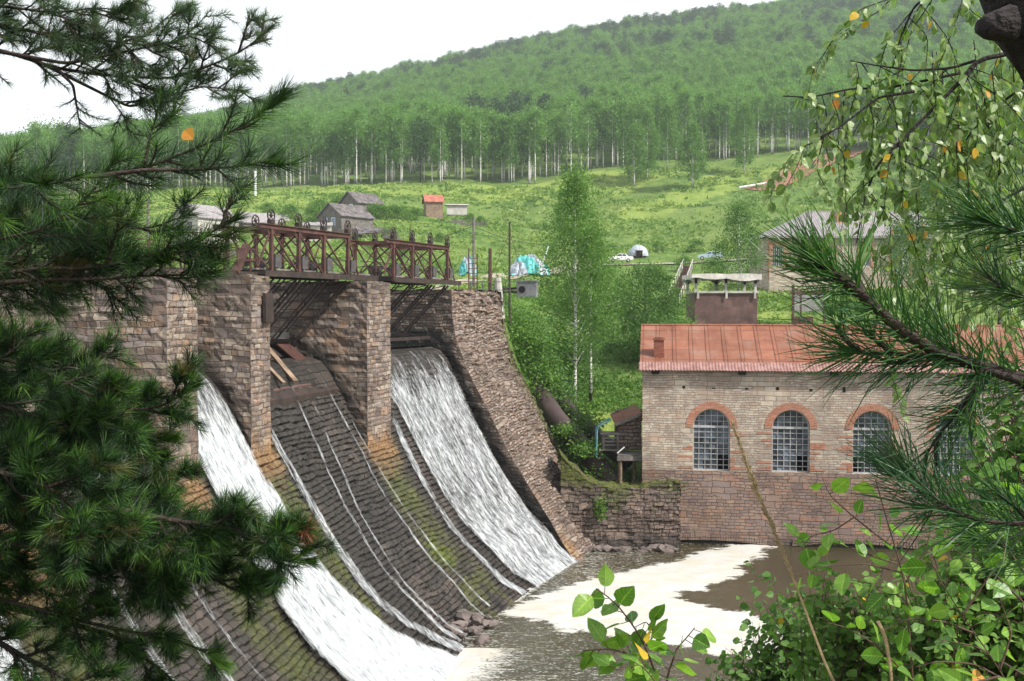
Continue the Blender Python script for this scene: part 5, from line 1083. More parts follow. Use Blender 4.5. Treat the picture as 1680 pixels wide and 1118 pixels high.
def tree_meshes(seed, H, cb, cr, tr, nleaf, lsize, shape='birch', clumps=60, spread=.55, limbs=12, droop=.5, lean=.02, seg=7):
    rg = np.random.default_rng(seed); P, tone, cc = crown_points(rg, nleaf, H, cb, cr, shape, clumps, spread); V, F = leaf_quads(P, lsize, rg, .3, droop)
    h = np.linspace(-.6, H*.97, 10); wob = np.cumsum(rg.normal(size=(10, 2))*lean*H/10, 0); tp = np.stack([wob[:, 0], wob[:, 1], h], 1); tp[0, :2] = tp[1, :2]
    b = MB(); b.tube(tp, tr*(1-np.linspace(0, 1, 10))**.8+.012*tr*3, seg)
    for k in range(min(limbs, len(cc))):
        c = cc[k]; z0 = max(cb*.75, c[2]-rg.uniform(.6, 1.6)*H*.09); q = np.array([np.interp(z0, h, tp[:, 0]), np.interp(z0, h, tp[:, 1]), z0]); r = tr*(1-z0/H)*.45+.008
        mid = (q+c)/2+[0, 0, .15]; b.tube([q, mid, c], [r, r*.6, r*.25], 4, False)
    return (V, F, np.repeat(tone, 4)), b
def tree(name, label, cat, loc, m, leafm, barkm, rz=0, group=None, scale=1):
    (V, F, tone), b = m; root = empty(name, tuple(loc), rz, label, cat, group); root.scale = (scale,)*3
    mk('crown', V, F, M[leafm], root, attr={'v': tone}, box=False); b.build('trunk', M[barkm], root, smooth=True); return root
def gp(x, Y): X = (x-840)/F_PX*Y; return (X, Y, float(hgt(X, Y))-.05)
# forest edge: individual birches, front rows
def edgeY(x): return np.interp(x, [-400, 0, 300, 500, 700, 860, 960, 1050, 1200, 1320, 1500, 1800, 2200], [300, 300, 302, 300, 292, 300, 312, 318, 318, 322, 318, 310, 300])
rg = np.random.default_rng(3)
protos = []
for k in range(5):
    H_ = [17, 19, 16, 18, 20][k]; m = tree_meshes(100+k, H_, H_*[.38, .44, .32, .40, .47][k], 3.0, .19, 1300, .6, 'birch', 38, .78, 6, .6, .012)
    protos.append(tree('birch_tree', 'white stemmed birch in the front rows of the forest edge', 'birch', (0, 0, 0), m, 'forestleaf', 'birchbark', group='birches along the forest edge'))
xs_ = np.sort(rg.uniform(-120, 1640, 285)); cnt = 0
for i, x in enumerate(xs_):
    rowi = rg.integers(0, 4); Yt = float(edgeY(x))+rowi*3.2+rg.uniform(-1.5, 2.5)+5*(fbm(x/60., 0., 2)-.5); lc = gp(x, Yt); o = protos[i % 5]; s_ = rg.uniform(.82, 1.12)
    if i < 5: o.location = lc; o.rotation_euler = (0, 0, rg.uniform(0, 6)); o.scale = (s_,)*3
    else: copytree(o, lc, rg.uniform(0, 6), s_)
# the rest of the forest: one stuff object, instances on a cloud of ground points
def gn_forest(name, pts, protos_, label, smin, smax, seed):
    me = bpy.data.meshes.new(name); me.vertices.add(len(pts)); me.vertices.foreach_set('co', np.asarray(pts, np.float32).ravel()); me.update()
    o = bpy.data.objects.new(name, me); C.objects.link(o); tag(o, label, 'forest', kind='stuff')
    ng = bpy.data.node_groups.new(name, 'GeometryNodeTree'); ng.interface.new_socket('Geometry', in_out='INPUT', socket_type='NodeSocketGeometry'); ng.interface.new_socket('Geometry', in_out='OUTPUT', socket_type='NodeSocketGeometry')
    N = ng.nodes; Lk = ng.links.new; gi = N.new('NodeGroupInput'); go = N.new('NodeGroupOutput'); J = N.new('GeometryNodeJoinGeometry'); Lk(J.outputs[0], go.inputs[0])
    idx = N.new('GeometryNodeInputIndex'); rz = N.new('FunctionNodeRandomValue'); rz.data_type = 'FLOAT'; rz.inputs[3].default_value = 6.28; Lk(idx.outputs[0], rz.inputs['ID']); cb_ = N.new('ShaderNodeCombineXYZ'); Lk(rz.outputs[1], cb_.inputs[2])
    rs = N.new('FunctionNodeRandomValue'); rs.data_type = 'FLOAT'; rs.inputs[2].default_value = smin; rs.inputs[3].default_value = smax; rs.inputs['Seed'].default_value = 5; Lk(idx.outputs[0], rs.inputs['ID'])
    rk = N.new('FunctionNodeRandomValue'); rk.data_type = 'INT'; rk.inputs[4].default_value = 0; rk.inputs[5].default_value = len(protos_)-1; rk.inputs['Seed'].default_value = seed; Lk(idx.outputs[0], rk.inputs['ID'])
    for k, pr in enumerate(protos_):
        cmp_ = N.new('FunctionNodeCompare'); cmp_.data_type = 'INT'; cmp_.operation = 'EQUAL'; Lk(rk.outputs[2], cmp_.inputs[2]); cmp_.inputs[3].default_value = k
        for ch in pr.children:
            oi = N.new('GeometryNodeObjectInfo'); oi.inputs['Object'].default_value = ch; oi.inputs['As Instance'].default_value = True; oi.transform_space = 'ORIGINAL'
            ip = N.new('GeometryNodeInstanceOnPoints'); Lk(gi.outputs[0], ip.inputs['Points']); Lk(cmp_.outputs[0], ip.inputs['Selection']); Lk(oi.outputs['Geometry'], ip.inputs['Instance']); Lk(cb_.outputs[0], ip.inputs['Rotation']); Lk(rs.outputs[1], ip.inputs['Scale']); Lk(ip.outputs[0], J.inputs[0])
    md = o.modifiers.new('scatter', 'NODES'); md.node_group = ng; return o
pts = []; x = rg.uniform(-500, 2350, 26000); d = rg.uniform(0, 1, 26000)**.8*520; Y = edgeY(x)+13+d
k = rg.random(26000) < np.clip(.42+d/620*.8, 0, 1); x = x[k]; Y = Y[k]; X = (x-840)/F_PX*Y; pts = np.stack([X, Y, hgt(X, Y)-.1], 1)
sel = fbm(X/60, Y/60, 17)+(Y-300)/1300.; isd = ((sel > .82) & (rg.random(len(X)) < .7)) | (rg.random(len(X)) < np.clip((Y-480)/800, 0, .3))
# right-hand shoulder where the forest comes lower
x2 = rg.uniform(1420, 2300, 900); Y2 = rg.uniform(235, 315, 900); X2 = (x2-840)/F_PX*Y2; p2 = np.stack([X2, Y2, hgt(X2, Y2)-.1], 1); p2 = p2[(x2 > 1560) | (Y2 > 300)]
gn_forest('birch_forest', np.concatenate([pts[~isd], p2]), protos, 'green birch forest covering the hill', .8, 1.15, 1)
# darker trees on the hill; two standing in front of the rest serve as models
cm = []
cm.append(tree('spruce_tree', 'dark spruce among the birches at the left forest edge', 'spruce', gp(378, 302), tree_meshes(130, 19, 2, 2.6, .2, 1300, .55, 'cone', 80, .45, 10, .8, .004), 'conifer', 'bark'))
cm.append(tree('pine_tree', 'round topped dark pine near the left forest edge', 'pine', gp(120, 300), tree_meshes(131, 20, 9, 3.2, .22, 1200, .6, 'round', 36, .8, 12, .2, .01), 'conifer', 'bark'))
cm.append(tree('aspen_tree', 'darker round crowned broadleaf tree at the forest edge behind the red shed', 'tree', gp(690, 297), tree_meshes(132, 18, 5, 3.4, .2, 1300, .6, 'round', 44, .8, 12, .2, .01), 'darkleaf', 'bark'))
gn_forest('dark_forest', pts[isd], cm, 'darker trees mixed into the forest on the upper hill', .75, 1.15, 2)
# free-standing meadow birches
for i, (x, Y, H_, cr, lab) in enumerate(((1040, 280, 16, 3.0, 'meadow birch standing left of its twin below the forest'), (1061, 284, 18.5, 3.2, 'taller birch of the pair standing on the meadow below the forest'), (1135, 268, 16.5, 3.3, 'lone bushy birch with dark stem base in the open meadow'),
        (1219, 284, 19, 3.0, 'tall slim birch standing apart in front of the right forest edge'), (1094, 300, 18, 3.2, 'birch with several pale stems just ahead of the forest edge'))):
    tree('birch_tree', lab, 'birch', gp(x, Y), tree_meshes(200+i, H_, H_*.16, cr*1.15, .2, 7000, .46, 'birch', 150, .6, 16, .6, .01), 'airyleaf', 'birchbark')
# the tall birches and trees behind the dam's right end
def at3(x, y, Y): return tuple(at(x, y, Y))
tree('birch_tree', 'tall slender birch with a thin white trunk rising from the gully right of the dam', 'birch', at3(943, 668, 74), tree_meshes(301, 16.6, 4.0, 2.7, .15, 24000, .17, 'birch', 230, .46, 22, .9, .006, 9), 'airyleaf', 'birchbark', .5)
tree('birch_tree', 'darker stemmed birch close beside the tall slender one in the gully', 'birch', at3(969, 645, 76), tree_meshes(302, 11.5, 4, 2.6, .13, 10000, .17, 'birch', 120, .42, 14, .9, .006, 9), 'birchleaf', 'birchbark', 1.5)
tree('birch_tree', 'dense drooping birch standing left of the brick house', 'birch', at3(1212, 480, 112), tree_meshes(303, 9.5, .6, 2.6, .16, 9000, .2, 'birch', 120, .45, 40, 1.2, .01), 'birchleaf', 'birchbark', 2)
tree('round_tree', 'dense dark green round tree on the slope left of the red steps', 'tree', at3(1058, 548, 88), tree_meshes(304, 5.6, .3, 3.3, .16, 14000, .2, 'round', 110, .5, 30, .1, .01), 'birchleaf', 'bark')
tree('round_tree', 'low bushy green tree below the round dark one', 'tree', at3(1085, 590, 84), tree_meshes(305, 3.4, .1, 2.4, .1, 7000, .17, 'round', 70, .45, 20, .1, .01), 'birchleaf', 'bark')
tree('young_birch', 'thin young birch top rising on the meadow behind the tall birch', 'birch', gp(922, 225), tree_meshes(306, 8, .5, 1.6, .1, 1500, .35, 'birch', 50, .4, 10, .6, .01), 'forestleaf', 'birchbark')
# trees at the right edge behind the pine boughs
for i, (x, y, Y, H_, lab) in enumerate(((1540, 500, 76, 10, 'leafy birch behind the right end of the red roof'), (1640, 520, 72, 13, 'birch with grey trunk at the right edge behind the pine'), (1590, 430, 105, 10, 'bushy tree right of the brick house'), (1690, 430, 80, 15, 'tall leafy tree at the far right edge'), (1480, 470, 118, 7, 'small bushy tree in front of the forest right of the brick house'))):
    tree('leafy_tree', lab, 'tree', at3(x, y, Y), tree_meshes(310+i, H_, 1.0, 3.2, .16, 9000, .2, 'birch', 120, .5, 30, .8, .01), 'birchleaf', 'birchbark')
# shrubs
shr = [tree_meshes(400+i, 2.4, .05, 1.5, .05, 2600, .16, 'round', 40, .34, 14, .1, .02) for i in range(3)]
SP = []
base = []
for i in range(3):
    base.append(tree('leafy_shrub', 'leafy green shrub on the steep slope between dam abutment and gully', 'shrub', (0, 0, 0), shr[i], ['bushleaf', 'birchleaf', 'darkleaf'][i], 'twig', group='shrubs on the slope beside the abutment'))
spots = [(846, 500, 66), (862, 520, 67), (880, 500, 70), (850, 545, 65), (870, 560, 66), (892, 545, 70), (868, 600, 64.5), (885, 620, 65), (905, 595, 69), (880, 650, 63.5), (900, 660, 65), (915, 630, 68), (905, 520, 75), (930, 560, 77), (898, 700, 61.5), (1040, 560, 86), (1000, 530, 90), (1090, 560, 84), (930, 720, 60.5), (915, 745, 59.6), (940, 770, 59), (965, 775, 58.8), (990, 790, 58.5), (955, 800, 58.2), (1110, 520, 92)]
SHL = ['leafy shrub at the top of the slope right behind the abutment', 'bright shrub below the grey cabinet', 'shrub on the slope under the right side of the grey cabinet', 'shrub hugging the upper edge of the rubble abutment', 'shrub a little below the cabinet beside the abutment',
 'shrub left of the tall slender birch crown', 'shrub halfway down the ragged edge of the abutment', 'shrub on the slope just right of the half way shrub', 'shrub close to the left of the tall birch stem', 'dark shrub above the upper end of the large penstock pipe',
 'shrub straight above the place where the large pipe appears', 'shrub at the left of the foot of the tall birch', 'shrub behind the left edge of the tall birch crown', 'shrub right behind the tall birch stem', 'small plant left of the large penstock pipe', 'shrub at the foot of the dark round tree', 'shrub up the slope between tall birch and round tree', 'shrub left of the rusty surge tank',
 'low shrub leaning over the large penstock pipe', 'low shrub between the abutment edge and the large pipe', 'low shrub under the middle of the large pipe', 'low shrub in the gully left of the lower pipe end', 'low shrub by the lower end of the large pipe', 'lowest shrub behind the retaining wall top', 'shrub uphill left of the rusty tank canopy']
rg = np.random.default_rng(12)
for i, (x, y, Y) in enumerate(spots):
    p = at(x, y, Y); z = float(hgt(p[0], p[1])); s_ = rg.uniform(.85, 1.35) if Y > 62.5 else rg.uniform(.4, .55); o = base[i % 3]; lc = (p[0], p[1], z-.15)
    lab_ = SHL[i]
    if i < 3: o.location = lc; o.scale = (s_,)*3; o['label'] = lab_
    else: copytree(o, lc, rg.uniform(0, 6), s_, lab_)
sb_ = tree('meadow_shrub', 'round green shrub on the meadow near the wooden houses', 'shrub', gp(530, 205), tree_meshes(410, 3.6, .1, 2.6, .05, 2200, .34, 'round', 46, .6, 6, .1, .02), 'bushleaf', 'twig', group='shrubs around the wooden houses')
MSL = ['large shrub behind the smaller dark house', 'shrub midway between the log house and the red shed', 'shrub two steps left of the red shed', 'shrub just left of the red shed', 'shrub right of the smaller dark house', 'shrub at the right end wall of the log house', 'shrub at the left corner of the log house', 'shrub beside the whitewashed house', 'shrub left of the low pale shed', 'small shrub below the collapsed board shed', 'shrub on the meadow above the near bridge end', 'shrub at the right end of the low grey fence', 'small shrub below the red shed on the open meadow', 'shrub between the two dark houses', 'shrub touching the red shed', 'shrub behind the low grey fence', 'shrub left of the drooping birch by the road', 'shrub just above the road between the two cars', 'shrub between drooping birch and brick house', 'shrub on the roadside left of the blue car', 'shrub right of the cellar mound']
sb_['label'] = 'shrub behind the left side of the log house roof'
for i, (x, Y, s_) in enumerate(((590, 225, 1.1), (625, 205, .7), (645, 206, .75), (662, 207, .65), (615, 206, .7), (606, 204, .6), (520, 200, .9), (350, 200, .9), (475, 205, .8), (655, 160, .5), (440, 225, .6), (790, 225, .5), (722, 180, .4), (560, 225, .8), (680, 212, .6), (770, 226, .5), (1170, 150, .7), (1120, 160, .6), (1250, 135, .9), (1140, 186, .6), (1080, 188, .5))): copytree(sb_, gp(x, Y), rg.uniform(0, 6), s_, MSL[i])
# weeds all over the meadow: one stuff object
def weeds(name, n, region, size, mat, label, seed, blades=7):
    rg = np.random.default_rng(seed); x, Y = region(rg, n); X = (x-840)/F_PX*Y; dens = fbm(X/7, Y/7, seed); k = (rg.random(len(X)) < np.clip((dens-.38)*5, .08, 1)) & ~((Y > 150) & (Y < 182) & (x > 860) & (x < 1280)); X = X[k]; Y = Y[k]
    P = np.stack([X, Y, hgt(X, Y)], 1); n = len(P); B = np.repeat(P, blades, 0); m = len(B); sz = size(B[:, 1])*rg.uniform(.5, 1.3, m)*(.6+.9*np.repeat(fbm(X/5, Y/5, seed+1), blades))
    B[:, :2] += rg.normal(size=(m, 2))*sz[:, None]*.5; B[:, 2] += sz*rg.uniform(.0, .45, m)
    V, F = leaf_quads(B, 1., rg, .0, -.8, .5); V = (V.reshape(-1, 4, 3)-B[:, None])*sz[:, None, None]*.85+B[:, None]; tone = np.clip(np.repeat(fbm(X/9, Y/9, seed+2), blades)*1.5-.25+rg.normal(size=m)*.12, 0, 1)
    return tag(mk(name, V.reshape(-1, 3), F, M[mat], attr={'v': np.repeat(tone, 4)}, box=False), label, 'weeds', kind='stuff')
weeds('meadow_weeds', 30000, lambda rg, n: (rg.uniform(150, 1700, n), 110+185*rg.random(n)**1.2), lambda Y: .35+Y*.0022, 'weed', 'tall weeds and grass tufts covering the meadow', 51)
weeds('slope_weeds', 26000, lambda rg, n: (rg.uniform(815, 1450, n), 60+60*rg.random(n)), lambda Y: .22+Y*.001, 'bushleaf', 'rank weeds on the slope behind the power house', 52)
# creepers on the wall and gully floor plants
def patch_leaves(name, P, size, mat, label, seed, cat='plants', kind='stuff', up=.3):
    rg = np.random.default_rng(seed); V, F = leaf_quads(np.asarray(P), size, rg, up, .2, .75)
    return tag(mk(name, V, F, M[mat], attr={'v': np.repeat(rg.random(len(P)), 4)}, box=False), label, cat, kind=kind)
rg = np.random.default_rng(77); P = []
for (x, y, Y, rx, rz_, n) in ((985, 835, 54.75, .35, .7, 350), (945, 790, 58.4, 1.2, .5, 1200), (985, 775, 58.8, 1.2, .5, 1000), (1100, 792, 56.2, .8, .2, 300), (960, 690, 62, 1.2, .7, 900), (960, 735, 58.6, .9, .5, 1600), (930, 705, 60, .8, .4, 900), (920, 720, 61.2, .7, .8, 700)):
    c = at(x, y, Y); P.append(c+rg.normal(size=(n, 3))*[rx*.5, .25 if Y < 55 else .7, rz_*.5])
patch_leaves('gully_plants', np.concatenate(P), .15, 'bushleaf', 'green leafy plants growing in the gully and over the retaining wall', 6)
# ------------------------------------------------------------------ foreground: pines, birch, saplings
def needles(B, D, ln, wd, rg, bend=0., seg2=False):
    """B bases, D directions (unit), ln lengths, wd widths"""
    n = len(B); S = np.cross(D, rg.normal(size=(n, 3))); S /= np.linalg.norm(S, axis=1)[:, None]+1e-9; S *= wd[:, None]*.5
    T = B+D*ln[:, None]
    if not seg2: return np.stack([B-S, B+S, T], 1).reshape(-1, 3), np.arange(3*n).reshape(-1, 3)
    bd = rg.normal(size=(n, 3))*bend*ln[:, None]; bd[:, 2] -= .4*bend*ln; Mi = B+D*(ln*.55)[:, None]+bd*.4; T = T+bd*-.2
    V = np.stack([B-S, B+S, Mi+S, Mi-S, T-S*.25, T+S*.25], 1).reshape(-1, 3); b = np.arange(n)*6
    return V, np.concatenate([np.stack([b, b+1, b+2, b+3], 1), np.stack([b+3, b+2, b+5, b+4], 1)])
class Pine:
    def __init__(s, name, label, loc, mat, seed):
        s.root = empty(name, tuple(loc), 0, label, 'pine'); s.o = np.array(loc, float); s.mat = mat; s.rg = np.random.default_rng(seed)
    def bough(s, px, Y, nl, r0=.012, twig=.3, n_tw=16, dens=900, up=.25, start=.25, dead=0, sub=3, width=.0016, dist=None, flat=.6, seg2=False, tipr=.2):
        """px: photo points of the limb; Y: depth or list of depths; nl needle length (m)"""
        rg = s.rg; Ys = Y if isinstance(Y, (list, tuple)) else [Y]*len(px); P = spline([at(x, y, q)-s.o for (x, y), q in zip(px, Ys)], 40); Lt = np.linalg.norm(np.diff(P, axis=0), axis=1).sum()
        T = np.gradient(P, axis=0); T /= np.linalg.norm(T, axis=1)[:, None]; b = MB(); b.tube(P, r0*(1-np.linspace(0, 1, 40)*(1-tipr)), 6); segs = []
        segs.append((P[int(40*max(start, .45)):], 1.))
        def grow(p, d, l, lev):
            m = 9; Q = [p]; dd = d.copy()
            for i in range(m): dd = dd+rg.normal(size=3)*.07+np.array([0, 0, up*.16]); dd /= np.linalg.norm(dd); Q.append(Q[-1]+dd*l/m)
            Q = np.array(Q); rr = r0*(.42 if lev == 1 else .25); b.tube(Q, np.linspace(rr, rr*.4, len(Q)), 4, False); segs.append((Q[2 if lev == 1 else 0:], 1.))
            if lev < sub:
                for _ in range(2 if lev == 1 else 1):
                    for sg_ in (-1, 1):
                        i = rg.integers(2, 8); dq = Q[i+1]-Q[i]; dq /= np.linalg.norm(dq); sd = rg.normal(size=3); sd[1] *= flat; sd -= sd.dot(dq)*dq; sd /= np.linalg.norm(sd); nd = dq*.75+sd*.65; grow(Q[i], nd/np.linalg.norm(nd), l*rg.uniform(.35, .6), lev+1)
        for k in range(n_tw):
            u = start+(1-start)*((k+rg.random())/n_tw); i = min(38, int(u*39)); d = T[i]; sd = rg.normal(size=3)*np.array([1, flat, 1]); sd -= sd.dot(d)*d; sd /= np.linalg.norm(sd)
            nd = d*rg.uniform(.6, 1.)+sd*rg.uniform(.5, .9); grow(P[i], nd/np.linalg.norm(nd), twig*rg.uniform(.55, 1.15)*(1.15-.5*u), 1)
        Bs = []; Ds = []; Ls = []; tn = []
        for Q, w_ in segs:
            l = np.linalg.norm(np.diff(Q, axis=0), axis=1).sum(); n = max(12, int(dens*l)); u = np.r_[rg.random(n), 1-np.abs(rg.normal(size=n//5))*.04].clip(0, 1); n = len(u); c = u*(len(Q)-1); i = np.clip(c.astype(int), 0, len(Q)-2); f = (c-i)[:, None]; p = Q[i]*(1-f)+Q[i+1]*f; d = Q[i+1]-Q[i]; d /= np.linalg.norm(d, axis=1)[:, None]+1e-9
            sd = rg.normal(size=(n, 3)); sd -= (sd*d).sum(1)[:, None]*d; sd /= np.linalg.norm(sd, axis=1)[:, None]+1e-9; an = rg.normal(.78, .17, n)*np.where(u > .93, .6, 1); D = d*np.cos(an)[:, None]+sd*np.sin(an)[:, None]; D[:, 2] += .08; D /= np.linalg.norm(D, axis=1)[:, None]
            Bs.append(p); Ds.append(D); Ls.append(nl*rg.uniform(.7, 1.12, n)); tn.append(np.clip(.35+.45*(u-.4)+rg.normal(size=n)*.16+.15*rg.normal(), 0, 1))
        B_ = np.concatenate(Bs); D_ = np.concatenate(Ds); L_ = np.concatenate(Ls); tn = np.concatenate(tn); V, F = needles(B_, D_, L_, np.full(len(B_), width), rg, .12, seg2)
        bo = b.build('bough', M['bark'], s.root, smooth=True); mk('needles', V, F, M[s.mat], bo, attr={'v': np.repeat(tn, 6 if seg2 else 3)}, box=False)
        if dead:
            k = segs[-1][0]; n = 200; u = rg.random(n)*(len(k)-1.01); i = u.astype(int); p = k[i]; d = rg.normal(size=(n, 3))+[.6, 0, -.2]; d /= np.linalg.norm(d, axis=1)[:, None]; V, F = needles(p, d, np.full(n, nl), np.full(n, width), rg); mk('dead_needles', V, F, M['redneedle'], bo, attr={'v': rg.random(n*3)}, box=False)
        return bo
def trunk_of(pn, x, Y, r, top, mat='bark'):
    p = at(x, 500, Y); g = float(hgt(p[0], p[1])); b = MB(); zz = np.linspace(g-.3, top, 14); b.tube([np.array([p[0]+.03*math.sin(z*2), p[1]+.03*math.cos(z*1.7), z])-pn.o for z in zz], r*(1-.5*np.linspace(0, 1, 14)), 12); b.build('trunk', M[mat], pn.root, smooth=True)
def pine_root(x, Y): p = at(x, 500, Y); return (p[0], p[1], float(hgt(p[0], p[1])))
# far pine at the left: upper boughs, needles coloured as lit by the sky
p1 = Pine('pine_tree', 'pine at the upper left whose thin boughs stand against the white sky', pine_root(-420, 4.2), 'needle_skylit', 1); trunk_of(p1, -420, 4.2, .12, 17)
U = dict(nl=.05, twig=.22, dens=640, width=.0018, sub=3, flat=.5, up=.12)
p1.bough([(-420, 130), (-60, 70), (20, 88), (90, 112), (170, 124), (285, 130), (345, 108), (400, 84), (446, 44)], 4.2, n_tw=22, r0=.014, start=.42, **U)
p1.bough([(-420, 90), (-60, 32), (0, 42), (70, 55), (150, 64), (240, 75), (290, 70)], 4.0, n_tw=16, r0=.012, start=.4, **U)
p1.bough([(0, 85), (110, 105), (170, 92), (230, 80), (300, 66), (335, 48)], 4.1, n_tw=13, r0=.009, start=.3, **U)
p1.bough([(-300, 10), (0, 10), (90, 22), (160, 12), (210, 20)], 3.9, n_tw=16, r0=.01, start=.45, **U)
p1.bough([(60, 100), (110, 125), (160, 150), (212, 176), (270, 160), (330, 142), (405, 150)], 4.2, n_tw=13, r0=.009, start=.35, **U)
p1.bough([(90, 110), (120, 140), (125, 170), (132, 212)], 4.1, n_tw=8, r0=.008, start=.5, nl=.05, twig=.13, dens=700, width=.0017, sub=1)
p1.bough([(200, 60), (235, 62), (262, 40), (292, 12)], 4.3, n_tw=8, r0=.006, start=.3, nl=.046, twig=.15, dens=520, width=.0017, sub=2)
# middle pine: long-needled boughs across the hill
p2 = Pine('pine_tree', 'pine at the left with long needled boughs reaching over the dam bridge', pine_root(-700, 2.4), 'needle', 2); trunk_of(p2, -700, 2.4, .13, 15.5)
Mm = dict(nl=.072, dens=1150, width=.0016, flat=.45)
p2.bough([(-700, 420), (-80, 330), (0, 306), (70, 300), (135, 292), (240, 276), (350, 232), (420, 195), (462, 158)], 2.3, n_tw=12, r0=.009, twig=.13, start=.5, sub=1, **Mm)
p2.bough([(150, 290), (240, 279), (330, 279), (400, 272), (445, 262)], 2.25, n_tw=7, r0=.006, twig=.1, start=.45, sub=1, **Mm)
p2.bough([(225, 284), (238, 268), (246, 225), (262, 172)], 2.3, n_tw=3, r0=.005, twig=.08, start=.4, sub=1, **Mm)
p2.bough([(-300, 340), (-60, 330), (20, 305), (75, 302)], [2.4, 2.4, 2.2, 2.0], n_tw=10, r0=.008, twig=.12, start=.4, sub=1, **Mm)
p2.bough([(-300, 380), (-40, 400), (60, 380), (140, 330), (190, 260)], 2.3, n_tw=9, r0=.007, twig=.14, start=.4, sub=1, **Mm)
Lo = dict(nl=.056, dens=900, width=.0017, flat=.5, up=.1)
p2.bough([(-700, 520), (-60, 462), (60, 440), (140, 442), (230, 425), (295, 402), (340, 386), (388, 358)], 2.5, n_tw=16, r0=.012, twig=.19, start=.45, sub=2, **Lo)
p2.bough([(-100, 470), (60, 460), (160, 458), (250, 452), (310, 452), (352, 448)], 2.5, n_tw=13, r0=.008, twig=.16, start=.3, sub=2, **Lo)
p2.bough([(-300, 400), (-60, 390), (60, 372), (160, 366), (240, 378), (310, 352)], 2.7, n_tw=14, r0=.009, twig=.17, start=.3, sub=2, **Lo)
p2.bough([(-300, 440), (-60, 420), (40, 400), (120, 380), (200, 372)], 2.75, n_tw=16, r0=.009, twig=.18, start=.35, sub=2, **Lo)
p2.bough([(-300, 470), (-60, 450), (40, 430), (110, 402), (170, 395)], 2.6, n_tw=16, r0=.009, twig=.2, start=.35, sub=2, **Lo)
# lower pine: dense dark boughs in front of the spillway
p3 = Pine('pine_tree', 'dense dark green pine filling the lower left in front of the spillway', pine_root(-560, 3.0), 'needle', 3); trunk_of(p3, -560, 3.0, .14, 13.2)
D_ = dict(nl=.055, dens=1150, width=.0019, flat=.7, up=.08)
for px, Y, n, tw in (([(-560, 660), (-60, 570), (40, 580), (120, 620), (200, 660), (265, 655), (322, 618)], 3.0, 22, .24), ([(-200, 560), (-40, 560), (40, 585), (110, 600), (190, 640), (240, 640)], 3.2, 18, .22),
        ([(-560, 760), (-60, 690), (60, 690), (150, 700), (220, 720), (285, 705)], 3.1, 24, .26), ([(-560, 860), (-60, 790), (60, 770), (150, 780), (230, 800), (292, 790)], 3.2, 22, .26),
        ([(-300, 640), (-60, 640), (30, 660), (120, 690), (200, 690)], 2.8, 22, .24), ([(-560, 900), (-60, 850), (60, 835), (160, 845), (250, 862), (330, 872), (420, 890), (512, 908)], 2.8, 26, .24),
        ([(60, 835), (180, 820), (280, 840), (360, 850), (430, 862), (490, 862)], 2.75, 17, .17), ([(-100, 880), (60, 880), (180, 905), (280, 925), (370, 940), (440, 930)], 2.9, 20, .22),
        ([(-300, 900), (-60, 900), (60, 920), (150, 915), (240, 900)], 3.0, 20, .26), ([(-560, 1000), (-60, 955), (60, 985), (160, 1012), (250, 1030), (320, 1045), (368, 1078)], 2.9, 17, .17),
        ([(-60, 960), (80, 1000), (190, 1030), (270, 1090), (300, 1120)], 3.0, 9, .16), ([(-200, 1010), (-20, 1030), (50, 1070), (110, 1100), (180, 1130)], 2.8, 12, .18), ([(-300, 740), (-100, 740), (0, 760), (90, 790), (160, 860)], 2.6, 20, .26)):
    p3.bough([(a, b_+14) for a, b_ in px], Y, r0=.013, twig=tw*.8, n_tw=n, start=.3, sub=3, dead=(n == 17 and px[0][0] == 60), **D_)
# right pine: very near boughs
p4 = Pine('pine_tree', 'near pine at the right whose long needles cross the power house roof', pine_root(2500, 1.3), 'needler', 4); trunk_of(p4, 2500, 1.3, .07, 13.6)
Rr = dict(nl=.066, width=.0011, flat=.6, seg2=True, sub=1)
p4.bough([(2500, 520), (1800, 640), (1700, 628), (1610, 600), (1520, 575), (1440, 510), (1390, 462), (1345, 432)], [1.3, 1.0, .95, .92, .9, .88, .86, .85], n_tw=4, r0=.0085, twig=.05, dens=1500, start=.6, tipr=.5, **Rr)
p4.bough([(1800, 660), (1640, 615), (1560, 590), (1500, 582), (1440, 580), (1400, 578)], .92, n_tw=4, r0=.006, twig=.06, dens=1300, start=.5, **Rr)
p4.bough([(2500, 800), (1800, 850), (1700, 858), (1620, 862), (1560, 845), (1515, 800), (1480, 770)], [1.3, 1.0, .9, .9, .9, .92, .94], n_tw=4, r0=.007, twig=.06, dens=1400, start=.6, **Rr)
p4.bough([(1760, 700), (1690, 640), (1640, 600), (1600, 640), (1550, 700), (1520, 745)], .95, n_tw=3, r0=.005, twig=.05, dens=900, start=.45, **Rr)
p4.bough([(2500, 300), (1820, 420), (1740, 410), (1690, 390), (1650, 372), (1610, 360)], [1.3, 1.1, 1.0, 1.0, 1.0, 1.0], n_tw=5, r0=.006, twig=.07, dens=1200, start=.6, **Rr)
p4.bough([(2500, 420), (1820, 500), (1740, 500), (1680, 490), (1620, 470)], [1.3, 1.1, 1.0, 1.0, 1.05], n_tw=5, r0=.006, twig=.07, dens=1200, start=.6, **Rr)
p4.bough([(2500, 900), (1850, 960), (1760, 960), (1700, 920), (1660, 900), (1600, 880)], [1.3, 1.1, 1.0, 1.0, 1.0, 1.0], n_tw=4, r0=.006, twig=.07, dens=900, start=.6, **Rr)
